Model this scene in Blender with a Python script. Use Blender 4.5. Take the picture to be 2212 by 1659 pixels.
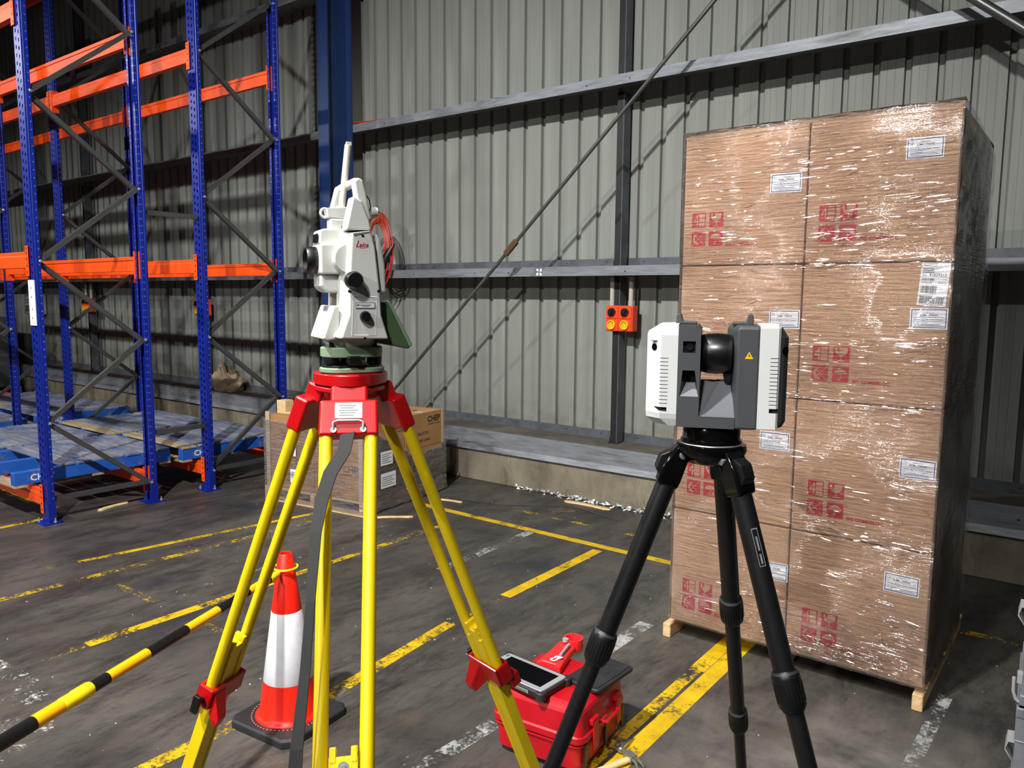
import bpy, bmesh, math, random
from math import sin, cos, pi, radians as R
from mathutils import Vector, Matrix
random.seed(7)
S = bpy.context.scene
COL = S.collection
for o in list(bpy.data.objects): bpy.data.objects.remove(o)

# ------------------------------------------------------------------ camera, light, exposure
CAM_H = 1.85
yaw, pitch, roll = R(37.41847), R(6.42570), R(-.46796)
fwd = Vector((-sin(yaw)*cos(pitch), cos(yaw)*cos(pitch), -sin(pitch)))
rgt = Vector((cos(yaw), sin(yaw), 0)); dwn = fwd.cross(rgt)
r2 = rgt*cos(roll) + dwn*sin(roll); d2 = dwn*cos(roll) - rgt*sin(roll)
cd = bpy.data.cameras.new('camera'); cam = bpy.data.objects.new('camera', cd); COL.objects.link(cam)
m = Matrix((r2, -d2, -fwd)).transposed().to_4x4(); m.translation = (0, 0, CAM_H)
cam.matrix_world = m
cd.sensor_width = 36; cd.sensor_fit = 'HORIZONTAL'; cd.lens = 36*1672.3/2212; cd.clip_start = .02
S.camera = cam
w = bpy.data.worlds.new('world'); S.world = w; w.use_nodes = True
w.node_tree.nodes['Background'].inputs[0].default_value = (.92, .96, 1, 1)
w.node_tree.nodes['Background'].inputs[1].default_value = .014
def lamp(name, loc, power, rad=.09, aim=None, size=170, blend=.4):
    d = bpy.data.lights.new(name, 'SPOT'); d.energy = power; d.shadow_soft_size = rad
    d.spot_size = R(size); d.spot_blend = blend; d.color = (1, .992, .97)
    o = bpy.data.objects.new(name, d); COL.objects.link(o); o.location = loc
    if aim: o.rotation_euler = (Vector(aim)-Vector(loc)).to_track_quat('-Z', 'Y').to_euler()
lamp('flood_or_fill_lamp', (-1.9, -.9, 5.9), 3000, .09, (-4.5, 4.5, .3), 105, 1)
lamp('bay_or_fill_lamp', (-8.0, -.9, 5.9), 760)
lamp('bay_or_fill_lamp', (-14.5, -.9, 5.9), 900)
lamp('flood_or_fill_lamp', (-1.9, -8.5, 5.9), 1900, .09, (-5.0, 1.0, 1.0), 80, 1)  # added fill lamp behind the camera, no fitting seen there
lamp('bay_or_fill_lamp', (.6, -3.2, 5.9), 1150, .22, (-1.1, 1.2, 1.2), 48, 1)  # added narrow spot, unseen, lifts the side of the total station
S.view_settings.view_transform = 'Standard'; S.view_settings.look = 'None'
S.view_settings.exposure = 0; S.view_settings.gamma = 1; S.view_settings.use_curve_mapping = False

# ------------------------------------------------------------------ materials
def lin(c):
    c = c/255
    return c/12.92 if c <= .04045 else ((c+.055)/1.055)**2.4
def rgb(*c): return (lin(c[0]), lin(c[1]), lin(c[2]), 1)
class NT:
    def __init__(s, name):
        s.m = bpy.data.materials.new(name); s.m.use_nodes = True; s.t = s.m.node_tree
        s.p = s.t.nodes['Principled BSDF']; s.out = s.t.nodes['Material Output']; s.co = None
    def n(s, typ, **k):
        x = s.t.nodes.new(typ)
        for a, b in k.items(): setattr(x, a, b)
        return x
    def l(s, a, b): s.t.links.new(a, b)
    def coord(s, scale=(1, 1, 1), rot=(0, 0, 0)):
        if not s.co: s.co = s.n('ShaderNodeTexCoord')
        mp = s.n('ShaderNodeMapping'); mp.inputs['Scale'].default_value = scale; mp.inputs['Rotation'].default_value = rot
        s.l(s.co.outputs['Object'], mp.inputs[0]); return mp.outputs[0]
    def noise(s, scale, detail=4, vec=None, rough=.55, dist=0):
        x = s.n('ShaderNodeTexNoise'); x.inputs['Scale'].default_value = scale; x.inputs['Detail'].default_value = detail
        x.inputs['Roughness'].default_value = rough; x.inputs['Distortion'].default_value = dist
        s.l(vec if vec else s.coord(), x.inputs['Vector']); return x.outputs[0]
    def ramp(s, fac, a, b, ca=(0, 0, 0, 1), cb=(1, 1, 1, 1)):
        x = s.n('ShaderNodeValToRGB'); e = x.color_ramp.elements
        e[0].position = a; e[1].position = b; e[0].color = ca; e[1].color = cb
        s.l(fac, x.inputs[0]); return x.outputs[0]
    def mix(s, fac, a, b, mode='MIX'):
        x = s.n('ShaderNodeMix', data_type='RGBA', blend_type=mode)
        for i, v in ((0, fac), (6, a), (7, b)):
            if hasattr(v, 'is_linked'): s.l(v, x.inputs[i])
            else: x.inputs[i].default_value = v
        return x.outputs[2]
    def bump(s, h, strength=.3, dist=.01):
        x = s.n('ShaderNodeBump'); x.inputs['Strength'].default_value = strength; x.inputs['Distance'].default_value = dist
        s.l(h, x.inputs['Height']); s.l(x.outputs[0], s.p.inputs['Normal']); return x
def mat(name, c, rough=.5, metal=0, var=.12, vs=6, dirt=None, dirt_amt=(.55, .75), ds=4, bump=0, bs=40, coat=0, stretch=(1, 1, 1), spec=.5):
    """painted / plastic / metal surface: base colour varied by noise, optional second worn colour, optional relief"""
    t = NT(name); c = rgb(*c)
    lo = tuple(x*(1-var) for x in c[:3])+(1,); hi = tuple(min(1, x*(1+var)) for x in c[:3])+(1,)
    v = t.coord(stretch)
    col = t.ramp(t.noise(vs, 5, v), .3, .7, lo, hi)
    if dirt: col = t.mix(t.ramp(t.noise(ds, 8, v, .7), *dirt_amt), col, rgb(*dirt))
    t.l(col, t.p.inputs['Base Color']); t.p.inputs['Roughness'].default_value = rough; t.p.inputs['Metallic'].default_value = metal
    t.p.inputs['Specular IOR Level'].default_value = spec
    if coat: t.p.inputs['Coat Weight'].default_value = coat; t.p.inputs['Coat Roughness'].default_value = .08
    if bump: t.bump(t.noise(bs, 4, v), bump)
    return t.m
M = {}
M['blue'] = mat('rack_blue', (14, 34, 130), .38, var=.1, dirt=(12, 18, 70), dirt_amt=(.62, .8), ds=9, spec=.35)
M['orange'] = mat('rack_orange', (250, 82, 20), .4, var=.08, dirt=(150, 50, 25), dirt_amt=(.6, .85), ds=5, spec=.3)
M['galv'] = mat('galvanised_steel', (142, 145, 148), .42, .55, var=.18, vs=25, dirt=(88, 86, 80), dirt_amt=(.55, .8), ds=3)
M['girt'] = mat('girt_steel', (128, 132, 138), .5, .3, var=.2, vs=14, dirt=(62, 62, 60), dirt_amt=(.52, .72), ds=2.2, stretch=(.5, 1, 4))
M['girtdark'] = mat('girt_flange_grimy', (86, 90, 96), .5, .2, var=.2, vs=10, dirt=(52, 52, 52), dirt_amt=(.5, .75), ds=2)
M['darksteel'] = mat('dark_steel', (62, 63, 64), .5, .4, var=.2)
M['strut'] = mat('strut_black', (36, 36, 37), .5, .3, var=.2)
M['brace'] = mat('brace_steel', (96, 97, 96), .38, .65, var=.12)
M['bolt'] = mat('zinc_bolt', (200, 200, 200), .3, .8)
M['column'] = mat('column_blue', (20, 46, 92), .45, var=.1, dirt=(20, 40, 75), dirt_amt=(.6, .8), ds=2)
M['black'] = mat('black_plastic', (16, 16, 17), .4, var=.2)
M['blackgloss'] = mat('black_gloss', (8, 8, 9), .12, var=.1)
M['rubber'] = mat('rubber', (34, 34, 36), .6, var=.2, bump=.1, dirt=(52, 52, 52), ds=9)
M['carbon'] = mat('carbon_tube', (20, 20, 21), .38, var=.2, vs=60)
M['white'] = mat('instrument_white', (210, 210, 205), .38, var=.03, vs=3)
M['lightgrey'] = mat('scanner_white', (208, 210, 208), .5, var=.03, bump=.02, bs=400)
M['darkgrey'] = mat('scanner_grey', (66, 68, 71), .55, var=.05, bump=.03, bs=500)
M['midgrey'] = mat('light_grey_plastic', (120, 122, 128), .5, var=.05)
M['rampgrey'] = mat('ramp_grey', (98, 99, 106), .5, var=.05)
M['cream'] = mat('antenna_cream', (222, 216, 196), .45, var=.03)
M['sage'] = mat('sage_green', (128, 152, 122), .5, var=.06)
M['darksage'] = mat('dark_green', (72, 96, 62), .55, var=.08)
M['red'] = mat('tripod_red', (186, 7, 15), .35, var=.08, dirt=(110, 10, 16), dirt_amt=(.63, .8), ds=14, coat=.3)
M['yellow'] = mat('tripod_yellow', (236, 205, 12), .42, var=.06, dirt=(120, 98, 18), dirt_amt=(.68, .82), ds=11, stretch=(4, 4, .7))
M['webbing'] = mat('black_webbing', (15, 15, 16), .7, var=.2, bump=.1, bs=700)
M['drumblack'] = mat('drum_black', (14, 14, 17), .3, var=.1, spec=.8)
M['glass'] = mat('lens_glass', (30, 30, 40), .05, var=.1, coat=1)
M['label'] = mat('white_label', (235, 236, 238), .6, var=.02)
M['ink'] = mat('dark_ink', (40, 42, 60), .6, var=.1)
M['blackink'] = mat('black_ink', (28, 26, 26), .6, var=.1)
M['blueink'] = mat('blue_ink', (78, 92, 140), .6, var=.1)
M['redink'] = mat('red_ink', (178, 22, 38), .65, var=.12, vs=60, dirt=(182, 120, 90), dirt_amt=(.66, .8), ds=90)
M['logored'] = mat('logo_red', (190, 20, 50), .5, var=.03)
M['warn'] = mat('warning_yellow', (245, 185, 10), .5, var=.05)
M['cone'] = mat('cone_orange', (255, 34, 14), .42, var=.05, spec=.4)
M['dotpink'] = mat('dot_pink', (255, 120, 105), .5, var=.05)
M['reflect'] = mat('reflective_white', (222, 222, 228), .4, var=.06, vs=30)
M['tapeyellow'] = mat('pole_yellow', (250, 178, 12), .35, var=.06)
M['collar'] = mat('collar_yellow', (248, 214, 20), .4, var=.04)
M['socketorange'] = mat('socket_orange', (238, 70, 24), .4, var=.05)
M['socketyellow'] = mat('socket_yellow', (228, 178, 20), .45, var=.05)
M['cable'] = mat('orange_cable', (170, 42, 18), .4, var=.08)
M['casered'] = mat('case_red', (186, 6, 26), .42, var=.06, dirt=(150, 16, 30), dirt_amt=(.63, .8), ds=10, bump=.08, bs=500)
M['holderred'] = mat('holder_red', (232, 40, 44), .42, var=.06)
M['silver'] = mat('tablet_silver', (182, 184, 186), .35, .4, var=.06)
M['screen'] = mat('black_screen', (5, 6, 9), .5, var=.1, spec=.04)
M['steelhead'] = mat('hammer_steel', (170, 168, 164), .35, .8, var=.2, dirt=(60, 58, 55))
M['handlewood'] = mat('handle_wood', (222, 192, 138), .5, var=.12, vs=8, stretch=(1, 6, 6), dirt=(150, 112, 66), dirt_amt=(.6, .8), ds=8)
M['sack'] = mat('paper_sack', (158, 138, 112), .8, var=.15, vs=3, bump=.5, bs=12)
M['greywrap'] = mat('grey_wrapped', (92, 92, 98), .45, var=.35, vs=3, bump=.5, bs=8, stretch=(1, 1, 3))
M['box_cream'] = mat('switch_box', (170, 166, 156), .6, var=.08)
M['alu'] = mat('crate_aluminium', (138, 142, 150), .42, .45, var=.16, vs=18, dirt=(90, 92, 96), ds=6)
def wood(name, a, b, sc=(1, 12, 12), rough=.7, paint=None, amt=(.45, .6)):
    t = NT(name); v = t.coord(sc)
    col = t.ramp(t.noise(3, 8, v, .65, .6), .3, .7, rgb(*a), rgb(*b))
    if paint: col = t.mix(t.ramp(t.noise(2.6, 9, t.coord((1, 2.2, 2.2)), .72), *amt), rgb(*paint), col)
    t.l(col, t.p.inputs['Base Color']); t.p.inputs['Roughness'].default_value = rough
    t.bump(t.noise(4, 6, v), .25); return t.m
M['pine'] = wood('raw_pine', (196, 158, 108), (226, 198, 152))
M['pine_y'] = wood('raw_pine_long', (186, 148, 100), (222, 192, 146), (12, 1, 12))
M['deck'] = wood('worn_deck', (96, 97, 106), (152, 154, 162), (1, 10, 10), .75, (66, 88, 140), (.36, .56))
M['deckpale'] = wood('bare_deck', (128, 112, 88), (188, 170, 136), (1, 10, 10))
M['bearer'] = wood('blue_bearer', (78, 82, 92), (120, 122, 124), (10, 1, 10), .65, (18, 84, 178), (.56, .66))
def cardboard(name, a, b):
    t = NT(name)
    col = t.ramp(t.noise(2.2, 4), .3, .72, rgb(*a), rgb(*b))
    col = t.mix(t.ramp(t.noise(9, 7, t.coord((3, 3, .5)), .7), .6, .85), col, rgb(a[0]*.86, a[1]*.84, a[2]*.82))
    t.l(col, t.p.inputs['Base Color']); t.p.inputs['Roughness'].default_value = .8
    t.bump(t.noise(1, 2, t.coord((2, 2, 160))), .04); return t.m
M['card'] = cardboard('cardboard', (174, 139, 108), (189, 153, 121))
M['card2'] = cardboard('brown_cardboard', (158, 114, 66), (180, 136, 86))
M['cardpost'] = cardboard('edge_board', (176, 154, 128), (200, 180, 156))
def film(name, haze, bump, scl, spec=.45, seed=0):
    """clear stretch wrap: mostly see-through, thin milky film, glossy with long horizontal wrinkles"""
    t = NT(name); t.t.nodes.remove(t.p)
    v = t.coord(scl, (0, R(4+seed), 0))
    n1 = t.noise(1.0, 5, v, .62, .3); n2 = t.noise(3.1, 4, v, .6, .2)
    ad = t.n('ShaderNodeMath', operation='ADD'); t.l(n1, ad.inputs[0]); t.l(n2, ad.inputs[1])
    # how tightly the film is drawn varies over the stack
    pv = t.noise(1.7, 3, t.coord((1, 1, 1)), .5); st = t.ramp(pv, .40, .66)
    b = t.n('ShaderNodeBump'); b.inputs['Distance'].default_value = .03; t.l(ad.outputs[0], b.inputs['Height'])
    mm = t.n('ShaderNodeMath', operation='MULTIPLY_ADD'); t.l(st, mm.inputs[0]); mm.inputs[1].default_value = bump; mm.inputs[2].default_value = bump*.22
    t.l(mm.outputs[0], b.inputs['Strength'])
    gl = t.n('ShaderNodeBsdfGlossy'); gl.inputs['Roughness'].default_value = .10; gl.inputs['Color'].default_value = (1, 1, 1, 1); t.l(b.outputs[0], gl.inputs['Normal'])
    df = t.n('ShaderNodeBsdfDiffuse'); df.inputs['Color'].default_value = (.8, .78, .8, 1)
    tr = t.n('ShaderNodeBsdfTransparent'); tr.inputs['Color'].default_value = (.96, .95, .96, 1)
    m1 = t.n('ShaderNodeMixShader'); hz = t.ramp(n2, .35, .75, (haze*.35,)*3+(1,), (haze*1.7,)*3+(1,)); t.l(hz, m1.inputs[0]); t.l(tr.outputs[0], m1.inputs[1]); t.l(df.outputs[0], m1.inputs[2])
    fr = t.n('ShaderNodeFresnel'); fr.inputs['IOR'].default_value = spec + 1; t.l(b.outputs[0], fr.inputs['Normal'])
    m2 = t.n('ShaderNodeMixShader'); t.l(fr.outputs[0], m2.inputs[0]); t.l(m1.outputs[0], m2.inputs[1]); t.l(gl.outputs[0], m2.inputs[2])
    t.l(m2.outputs[0], t.out.inputs[0]); return t.m
M['film'] = film('stretch_film', .03, 1.0, (2.2, 2.2, 34), .5)
M['wrinkle'] = film('film_wrinkle', .02, .12, (6, 6, 30), 1.0)
M['film2'] = film('stretch_film_old', .12, 1.0, (3, 3, 26), .5, seed=9)
def paint(name, c, wear_or_shade, sc=(1, 1, 1)):
    t = NT(name); v = t.coord(sc)
    col = t.ramp(t.noise(7, 6, v, .7), .3, .75, rgb(*[x*.72 for x in c]), rgb(*c))
    t.l(col, t.p.inputs['Base Color']); t.p.inputs['Roughness'].default_value = .55
    n1 = t.noise(5, 9, v, .68); n2 = t.noise(46, 7, v, .7)
    mx = t.mix(.42, n1, n2)
    f = t.ramp(mx, wear_or_shade-.035, wear_or_shade+.035)
    t.l(f, t.p.inputs['Alpha']); return t.m
for wv in (30, 42, 48, 52, 57):
    M['py%d' % wv] = paint('yellow_paint_%d' % wv, (238, 194, 10), wv/100)
    M['pw%d' % wv] = paint('white_paint_%d' % wv, (190, 190, 188), wv/100)
M['dust'] = paint('white_dust', (232, 228, 218), .56, (1, 1, 1))
# floor: dark power-floated concrete with streaks, tyre marks, blotches and pale flecks
t = NT('floor_concrete')
v = t.coord(); vs_ = t.coord((2.8, .5, 1), (0, 0, R(-14)))
base = t.ramp(t.noise(.9, 8, v, .62, .4), .28, .74, rgb(51, 47, 44), rgb(97, 92, 85))
base = t.mix(t.ramp(t.noise(2.0, 12, t.coord((1.9, .75, 1), (0, 0, R(-16))), .78, .25), .46, .66), base, rgb(40, 37, 35))
base = t.mix(t.ramp(t.noise(7, 10, t.coord((3.2, .6, 1), (0, 0, R(-8))), .8, .2), .54, .72), base, rgb(36, 34, 33))
base = t.mix(t.ramp(t.noise(1.25, 6, t.coord((1, 1, 1), (0, 0, 2)), .55), .56, .7), base, rgb(46, 46, 50))
base = t.mix(t.ramp(t.noise(1.7, 7, t.coord((1.4, .7, 1), (0, 0, 1)), .6), .6, .75), base, rgb(84, 72, 60))
base = t.mix(t.ramp(t.noise(9, 8, t.coord((2.8, .4, 1), (0, 0, R(-20))), .78), .63, .78), base, rgb(122, 117, 110))
vo = t.n('ShaderNodeTexVoronoi'); vo.inputs['Scale'].default_value = 7; vo.inputs['Randomness'].default_value = 1; t.l(v, vo.inputs['Vector'])
fl = t.ramp(vo.outputs['Distance'], .035, .05, (1, 1, 1, 1), (0, 0, 0, 1))
base = t.mix(t.mix(1, fl, t.ramp(t.noise(2, 2), .5, .6), 'MULTIPLY'), base, rgb(205, 200, 190))
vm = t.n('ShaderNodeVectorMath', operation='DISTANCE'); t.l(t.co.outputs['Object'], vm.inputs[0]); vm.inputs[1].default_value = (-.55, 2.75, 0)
dp = t.ramp(vm.outputs['Value'], .25, 1.15, (1, 1, 1, 1), (0, 0, 0, 1))  # pale round patch: brighter light on the right floor painted into the colour
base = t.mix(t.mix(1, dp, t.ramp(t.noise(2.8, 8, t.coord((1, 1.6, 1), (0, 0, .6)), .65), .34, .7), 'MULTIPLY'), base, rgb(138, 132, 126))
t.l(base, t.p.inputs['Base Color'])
t.l(t.ramp(t.noise(1.4, 6, vs_, .6), .3, .7, (.36, .36, .36, 1), (.62, .62, .62, 1)), t.p.inputs['Roughness'])
t.bump(t.noise(30, 8, v, .7), .12, .01); M['floor'] = t.m
# cladding sheet: pre-painted steel, grey, slightly glossy, grubby low down
t = NT('cladding'); v = t.coord((6, 1, .35))
base = t.ramp(t.noise(1.5, 6, v, .6), .3, .7, rgb(123, 126, 120), rgb(138, 141, 134))
sx = t.n('ShaderNodeSeparateXYZ'); t.l(t.coord(), sx.inputs[0])
low = t.ramp(sx.outputs['Z'], .5, 1.5, (1, 1, 1, 1), (0, 0, 0, 1))
gr = t.mix(1, t.ramp(t.noise(5, 9, t.coord((1, 1, .8)), .72), .44, .66), low, 'MULTIPLY')
base = t.mix(gr, base, rgb(104, 102, 94))
t.l(base, t.p.inputs['Base Color']); t.p.inputs['Roughness'].default_value = .6; t.p.inputs['Specular IOR Level'].default_value = .25
t.bump(t.noise(3, 3, t.coord((1, 1, .3))), .08, .02); M['clad'] = t.m
t = NT('concrete_upstand')
base = t.ramp(t.noise(2.2, 8, t.coord((1, 1, .6)), .65, .3), .3, .72, rgb(88, 80, 66), rgb(146, 138, 118))
base = t.mix(t.ramp(t.noise(5, 9, t.coord((1, 1, .25)), .75), .52, .72), base, rgb(62, 56, 46))
t.l(base, t.p.inputs['Base Color']); t.p.inputs['Roughness'].default_value = .85; t.bump(t.noise(26, 8), .3); M['conc'] = t.m

M['ledge'] = mat('dusty_ledge', (84, 78, 70), .8, var=.25, vs=3, dirt=(120, 116, 108), dirt_amt=(.5, .8), ds=2)

# ------------------------------------------------------------------ mesh builder
def axes(d, up=Vector((0, 0, 1))):
    d = d.normalized()
    if abs(d.dot(up)) > .98: up = Vector((1, 0, 0))
    x = up.cross(d).normalized(); return x, d.cross(x).normalized(), d
class MB:
    def __init__(s): s.v = []; s.f = []; s.m = []; s.x = Matrix()
    def raw(s, vs, fs, mi=0):
        b = len(s.v); s.v += [s.x @ Vector(p) for p in vs]; s.f += [tuple(i+b for i in f) for f in fs]; s.m += [mi]*len(fs); return s
    def box(s, x0, x1, y0, y1, z0, z1, mi=0):
        return s.raw([(x0,y0,z0),(x1,y0,z0),(x1,y1,z0),(x0,y1,z0),(x0,y0,z1),(x1,y0,z1),(x1,y1,z1),(x0,y1,z1)],
            [(0,3,2,1),(4,5,6,7),(0,1,5,4),(1,2,6,5),(2,3,7,6),(3,0,4,7)], mi)
    def loft(s, rings, mi=0, cap=True, closed=True):
        n = len(rings[0]); vs = [p for r in rings for p in r]; fs = []
        for k in range(len(rings)-1):
            for i in range(n if closed else n-1):
                j = (i+1) % n; fs.append((k*n+i, k*n+j, (k+1)*n+j, (k+1)*n+i))
        if cap: fs += [tuple(range(n))[::-1], tuple((len(rings)-1)*n+i for i in range(n))]
        return s.raw(vs, fs, mi)
    def prism(s, poly, axis, a, b, mi=0, poly2=None):
        """poly in the two other axes (x: y,z / y: x,z / z: x,y), extruded from a to b along axis"""
        g = {'x': lambda p, t: (t, p[0], p[1]), 'y': lambda p, t: (p[0], t, p[1]), 'z': lambda p, t: (p[0], p[1], t)}[axis]
        return s.loft([[g(p, a) for p in poly], [g(p, b) for p in (poly2 or poly)]], mi)
    def tube(s, pts, r, seg=12, mi=0, cap=True):
        pts = [Vector(p) for p in pts]; rings = []; up = Vector((0, 0, 1))
        rr = r if isinstance(r, (list, tuple)) else [r]*len(pts)
        px = None
        for i, p in enumerate(pts):
            d = (pts[min(i+1, len(pts)-1)]-pts[max(i-1, 0)])
            if d.length < 1e-9: d = Vector((0, 0, 1))
            if px is None: ax, ay, _ = axes(d)
            else:
                d.normalize(); ax = (px - d*px.dot(d)).normalized(); ay = d.cross(ax)
            px = ax
            rings.append([p + (ax*cos(2*pi*k/seg)+ay*sin(2*pi*k/seg))*rr[i] for k in range(seg)])
        return s.loft(rings, mi, cap)
    def profile(s, poly, p0, p1, up=(0, 0, 1), mi=0, cap=True):
        p0 = Vector(p0); p1 = Vector(p1); ax, ay, _ = axes(p1-p0, Vector(up))
        return s.loft([[p+ax*a+ay*b for a, b in poly] for p in (p0, p1)], mi, cap)
    def ribbon(s, pts, wdir, w, th, mi=0):
        pts = [Vector(p) for p in pts]; rings = []
        for i, p in enumerate(pts):
            d = (pts[min(i+1, len(pts)-1)]-pts[max(i-1, 0)]).normalized(); a = Vector(wdir); a = (a-d*a.dot(d)).normalized(); b = d.cross(a)
            ww = w[i] if isinstance(w, tuple) else w
            rings.append([p-a*ww/2-b*th/2, p+a*ww/2-b*th/2, p+a*ww/2+b*th/2, p-a*ww/2+b*th/2])
        return s.loft(rings, mi)
    def lathe(s, prof, c=(0, 0, 0), axis='z', seg=32, mi=0, cap=True):
        rings = []
        for r, h in prof:
            q = []
            for k in range(seg):
                a = 2*pi*k/seg; u, v_ = r*cos(a), r*sin(a)
                p = {'z': (u, v_, h), 'y': (u, -h, v_), '-y': (u, h, v_), 'x': (h, u, v_)}[axis]
                q.append((c[0]+p[0], c[1]+p[1], c[2]+p[2]))
            rings.append(q)
        return s.loft(rings, mi, cap)
    def quad(s, a, b, c, d, mi=0): return s.raw([a, b, c, d], [(0, 1, 2, 3)], mi)
    def torus(s, c, r, t_, axis='z', seg=32, ts=8, mi=0, a0=0, a1=2*pi):
        full = abs(a1-a0-2*pi) < 1e-6; n = seg if full else seg+1; rings = []
        for k in range(n):
            a = a0+(a1-a0)*k/seg; q = []
            for j in range(ts):
                b = 2*pi*j/ts; rr = r+t_*cos(b); h = t_*sin(b); u, v_ = rr*cos(a), rr*sin(a)
                p = {'z': (u, v_, h), 'y': (u, h, v_), 'x': (h, u, v_)}[axis]; q.append((c[0]+p[0], c[1]+p[1], c[2]+p[2]))
            rings.append(q)
        if full: rings.append(rings[0])
        return s.loft(rings, mi, not full)
    def text(s, body, size, pos, xdir=(1, 0, 0), ydir=(0, 0, 1), mi=0, shear=0, bold=0, width=None):
        vs, fs = text_geo(body, shear, bold)
        k = size
        wx = max(p[0] for p in vs)-min(p[0] for p in vs); x0 = min(p[0] for p in vs)
        kx = width/wx if width else k
        X, Y = Vector(xdir), Vector(ydir); P = Vector(pos)
        return s.raw([P+X*((p[0]-x0)*kx)+Y*(p[1]*k) for p in vs], fs, mi)
    def build(s, name, mats, parent=None, bev=0, smooth=None, seg=2, kind=None, label=None):
        me = bpy.data.meshes.new(name); me.from_pydata([tuple(p) for p in s.v], [], s.f)
        mats = mats if isinstance(mats, (list, tuple)) else [mats]
        for q in mats: me.materials.append(M[q])
        me.polygons.foreach_set('material_index', s.m)
        bm = bmesh.new(); bm.from_mesh(me)
        if not getattr(s, 'open', False): bmesh.ops.recalc_face_normals(bm, faces=bm.faces)
        bm.to_mesh(me); bm.free()
        if smooth is not None:
            me.polygons.foreach_set('use_smooth', [True]*len(me.polygons)); me.set_sharp_from_angle(angle=R(smooth))
        me.update()
        o = bpy.data.objects.new(name, me); COL.objects.link(o)
        if parent: o.parent = parent
        if bev:
            b = o.modifiers.new('bevel', 'BEVEL'); b.width = bev; b.segments = seg; b.limit_method = 'ANGLE'; b.angle_limit = R(35)
            b.harden_normals = smooth is not None
        if kind: o['kind'] = kind
        if label: o['label'] = label
        return o
_tc = {}
def text_geo(body, shear=0, bold=0):
    key = (body, shear, bold)
    if key not in _tc:
        cu = bpy.data.curves.new('lettering', 'FONT'); cu.body = body; cu.shear = shear; cu.offset = bold; cu.resolution_u = 2; cu.size = 1
        o = bpy.data.objects.new('lettering', cu); COL.objects.link(o)
        dg = bpy.context.evaluated_depsgraph_get(); me = o.evaluated_get(dg).to_mesh()
        _tc[key] = ([tuple(p.co) for p in me.vertices], [tuple(p.vertices) for p in me.polygons])
        o.evaluated_get(dg).to_mesh_clear(); bpy.data.objects.remove(o); bpy.data.curves.remove(cu)
    return _tc[key]
def thing(name, label, cat, loc=(0, 0, 0), rotz=0, group=None):
    o = bpy.data.objects.new(name, None); COL.objects.link(o); o.location = loc; o.rotation_euler = (0, 0, rotz)
    o.empty_display_size = .1; o['label'] = label; o['category'] = cat
    if group: o['group'] = group
    return o
def tag(o, label, cat, group=None):
    o['label'] = label; o['category'] = cat
    if group: o['group'] = group
    return o
def dup(o, parent, loc=None, rot=None):
    c = o.copy(); COL.objects.link(c); c.parent = parent
    if loc is not None: c.location = loc
    if rot is not None: c.rotation_euler = rot
    for ch in list(o.children): dup(ch, c)
    return c
def cut(o, cutter):
    """carve real recesses: boolean difference, then drop the cutting body"""
    md = o.modifiers.new('cut', 'BOOLEAN'); md.operation = 'DIFFERENCE'; md.object = cutter; md.solver = 'EXACT'
    bpy.context.view_layer.update(); dg = bpy.context.evaluated_depsgraph_get(); me = bpy.data.meshes.new_from_object(o.evaluated_get(dg))
    o.modifiers.clear(); old = o.data; o.data = me; me.name = o.name
    bpy.data.objects.remove(cutter); return o

# ------------------------------------------------------------------ setting
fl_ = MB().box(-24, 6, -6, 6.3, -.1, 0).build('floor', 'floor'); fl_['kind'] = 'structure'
YS = 6.27                                   # inner face of the cladding
wall = bpy.data.objects.new('wall_back', None); COL.objects.link(wall); wall['kind'] = 'structure'; wall['label'] = 'grey trapezoidal steel cladding of the warehouse wall'
P = .2123; sheet = MB(); sheet.open = True
prof = []
for k in range(3):
    x = k*P
    prof += [(x-.024, 0), (x-.021, .04), (x+.010, .04), (x+.028, 0)]
    for q in (.075, .129): prof += [(x+q-.003, 0), (x+q, .0018), (x+q+.003, 0)]
prof += [(3*P-.024, 0)]
sheet.loft([[(a, YS+b, .42) for a, b in prof], [(a, YS+b, 8.6) for a, b in prof]], cap=False, closed=False)
x0 = -3.807+P*3*-27
first = sheet.build('cladding_sheet', 'clad', wall); first.location.x = x0
for i in range(1, 37): dup(first, wall, (x0+3*P*i, 0, 0))
bb = MB().box(-24, 4, 5.905, 6.4, 0, .5)
o = bb.build('baseboard_back', 'conc', bev=.01); o['kind'] = 'structure'
# Z girts: flange up on the sheet, web, front flange down
def girt(name, zt, drop, lip=False):
    g = MB(); yf = 5.89
    prof = [(YS, zt), (YS, zt+.085), (YS-.004, zt+.085), (YS-.004, zt+.004), (yf, zt+.004), (yf, zt-drop), (yf+.004, zt-drop), (yf+.004, zt)]
    if lip: prof = prof[:5]+[(yf, zt-drop), (yf-.02, zt-drop-.05), (yf-.016, zt-drop-.055), (yf+.004, zt-drop)]+[(yf+.004, zt)]
    g.prism(prof, 'x', -24, 4); o = g.build(name, 'girt'); o['kind'] = 'structure'
    MB().box(-24, 4, YS-.008, YS-.0045, zt+.006, zt+.086).build('back_flange', 'girtdark', o)
    sc = MB(); x = -18.0
    while x < 1:
        sc.lathe([(.007, 0), (.007, .004), (.003, .006)], (x+random.uniform(-.04, .04), YS-.008, zt+.055), 'y', 6)
        if random.random() < .45: sc.lathe([(.008, 0), (.006, .004)], (x, yf, zt-drop*.55), 'y', 6)
        x += .42
    sc.build('screw_heads', 'darksteel', o, kind='stuff')
    return o
o = girt('trim_1', .52, .15, True); MB().box(-24, 4, 5.9, 6.264, .5242, .526).build('ledge_dirt', 'ledge', o, label='dark dusty top of the ledge'); girt('trim_2', 2.12, .08); girt('trim_3', 3.71, .08); girt('trim_4', 5.3, .08); girt('trim_5', 6.9, .08)
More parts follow.
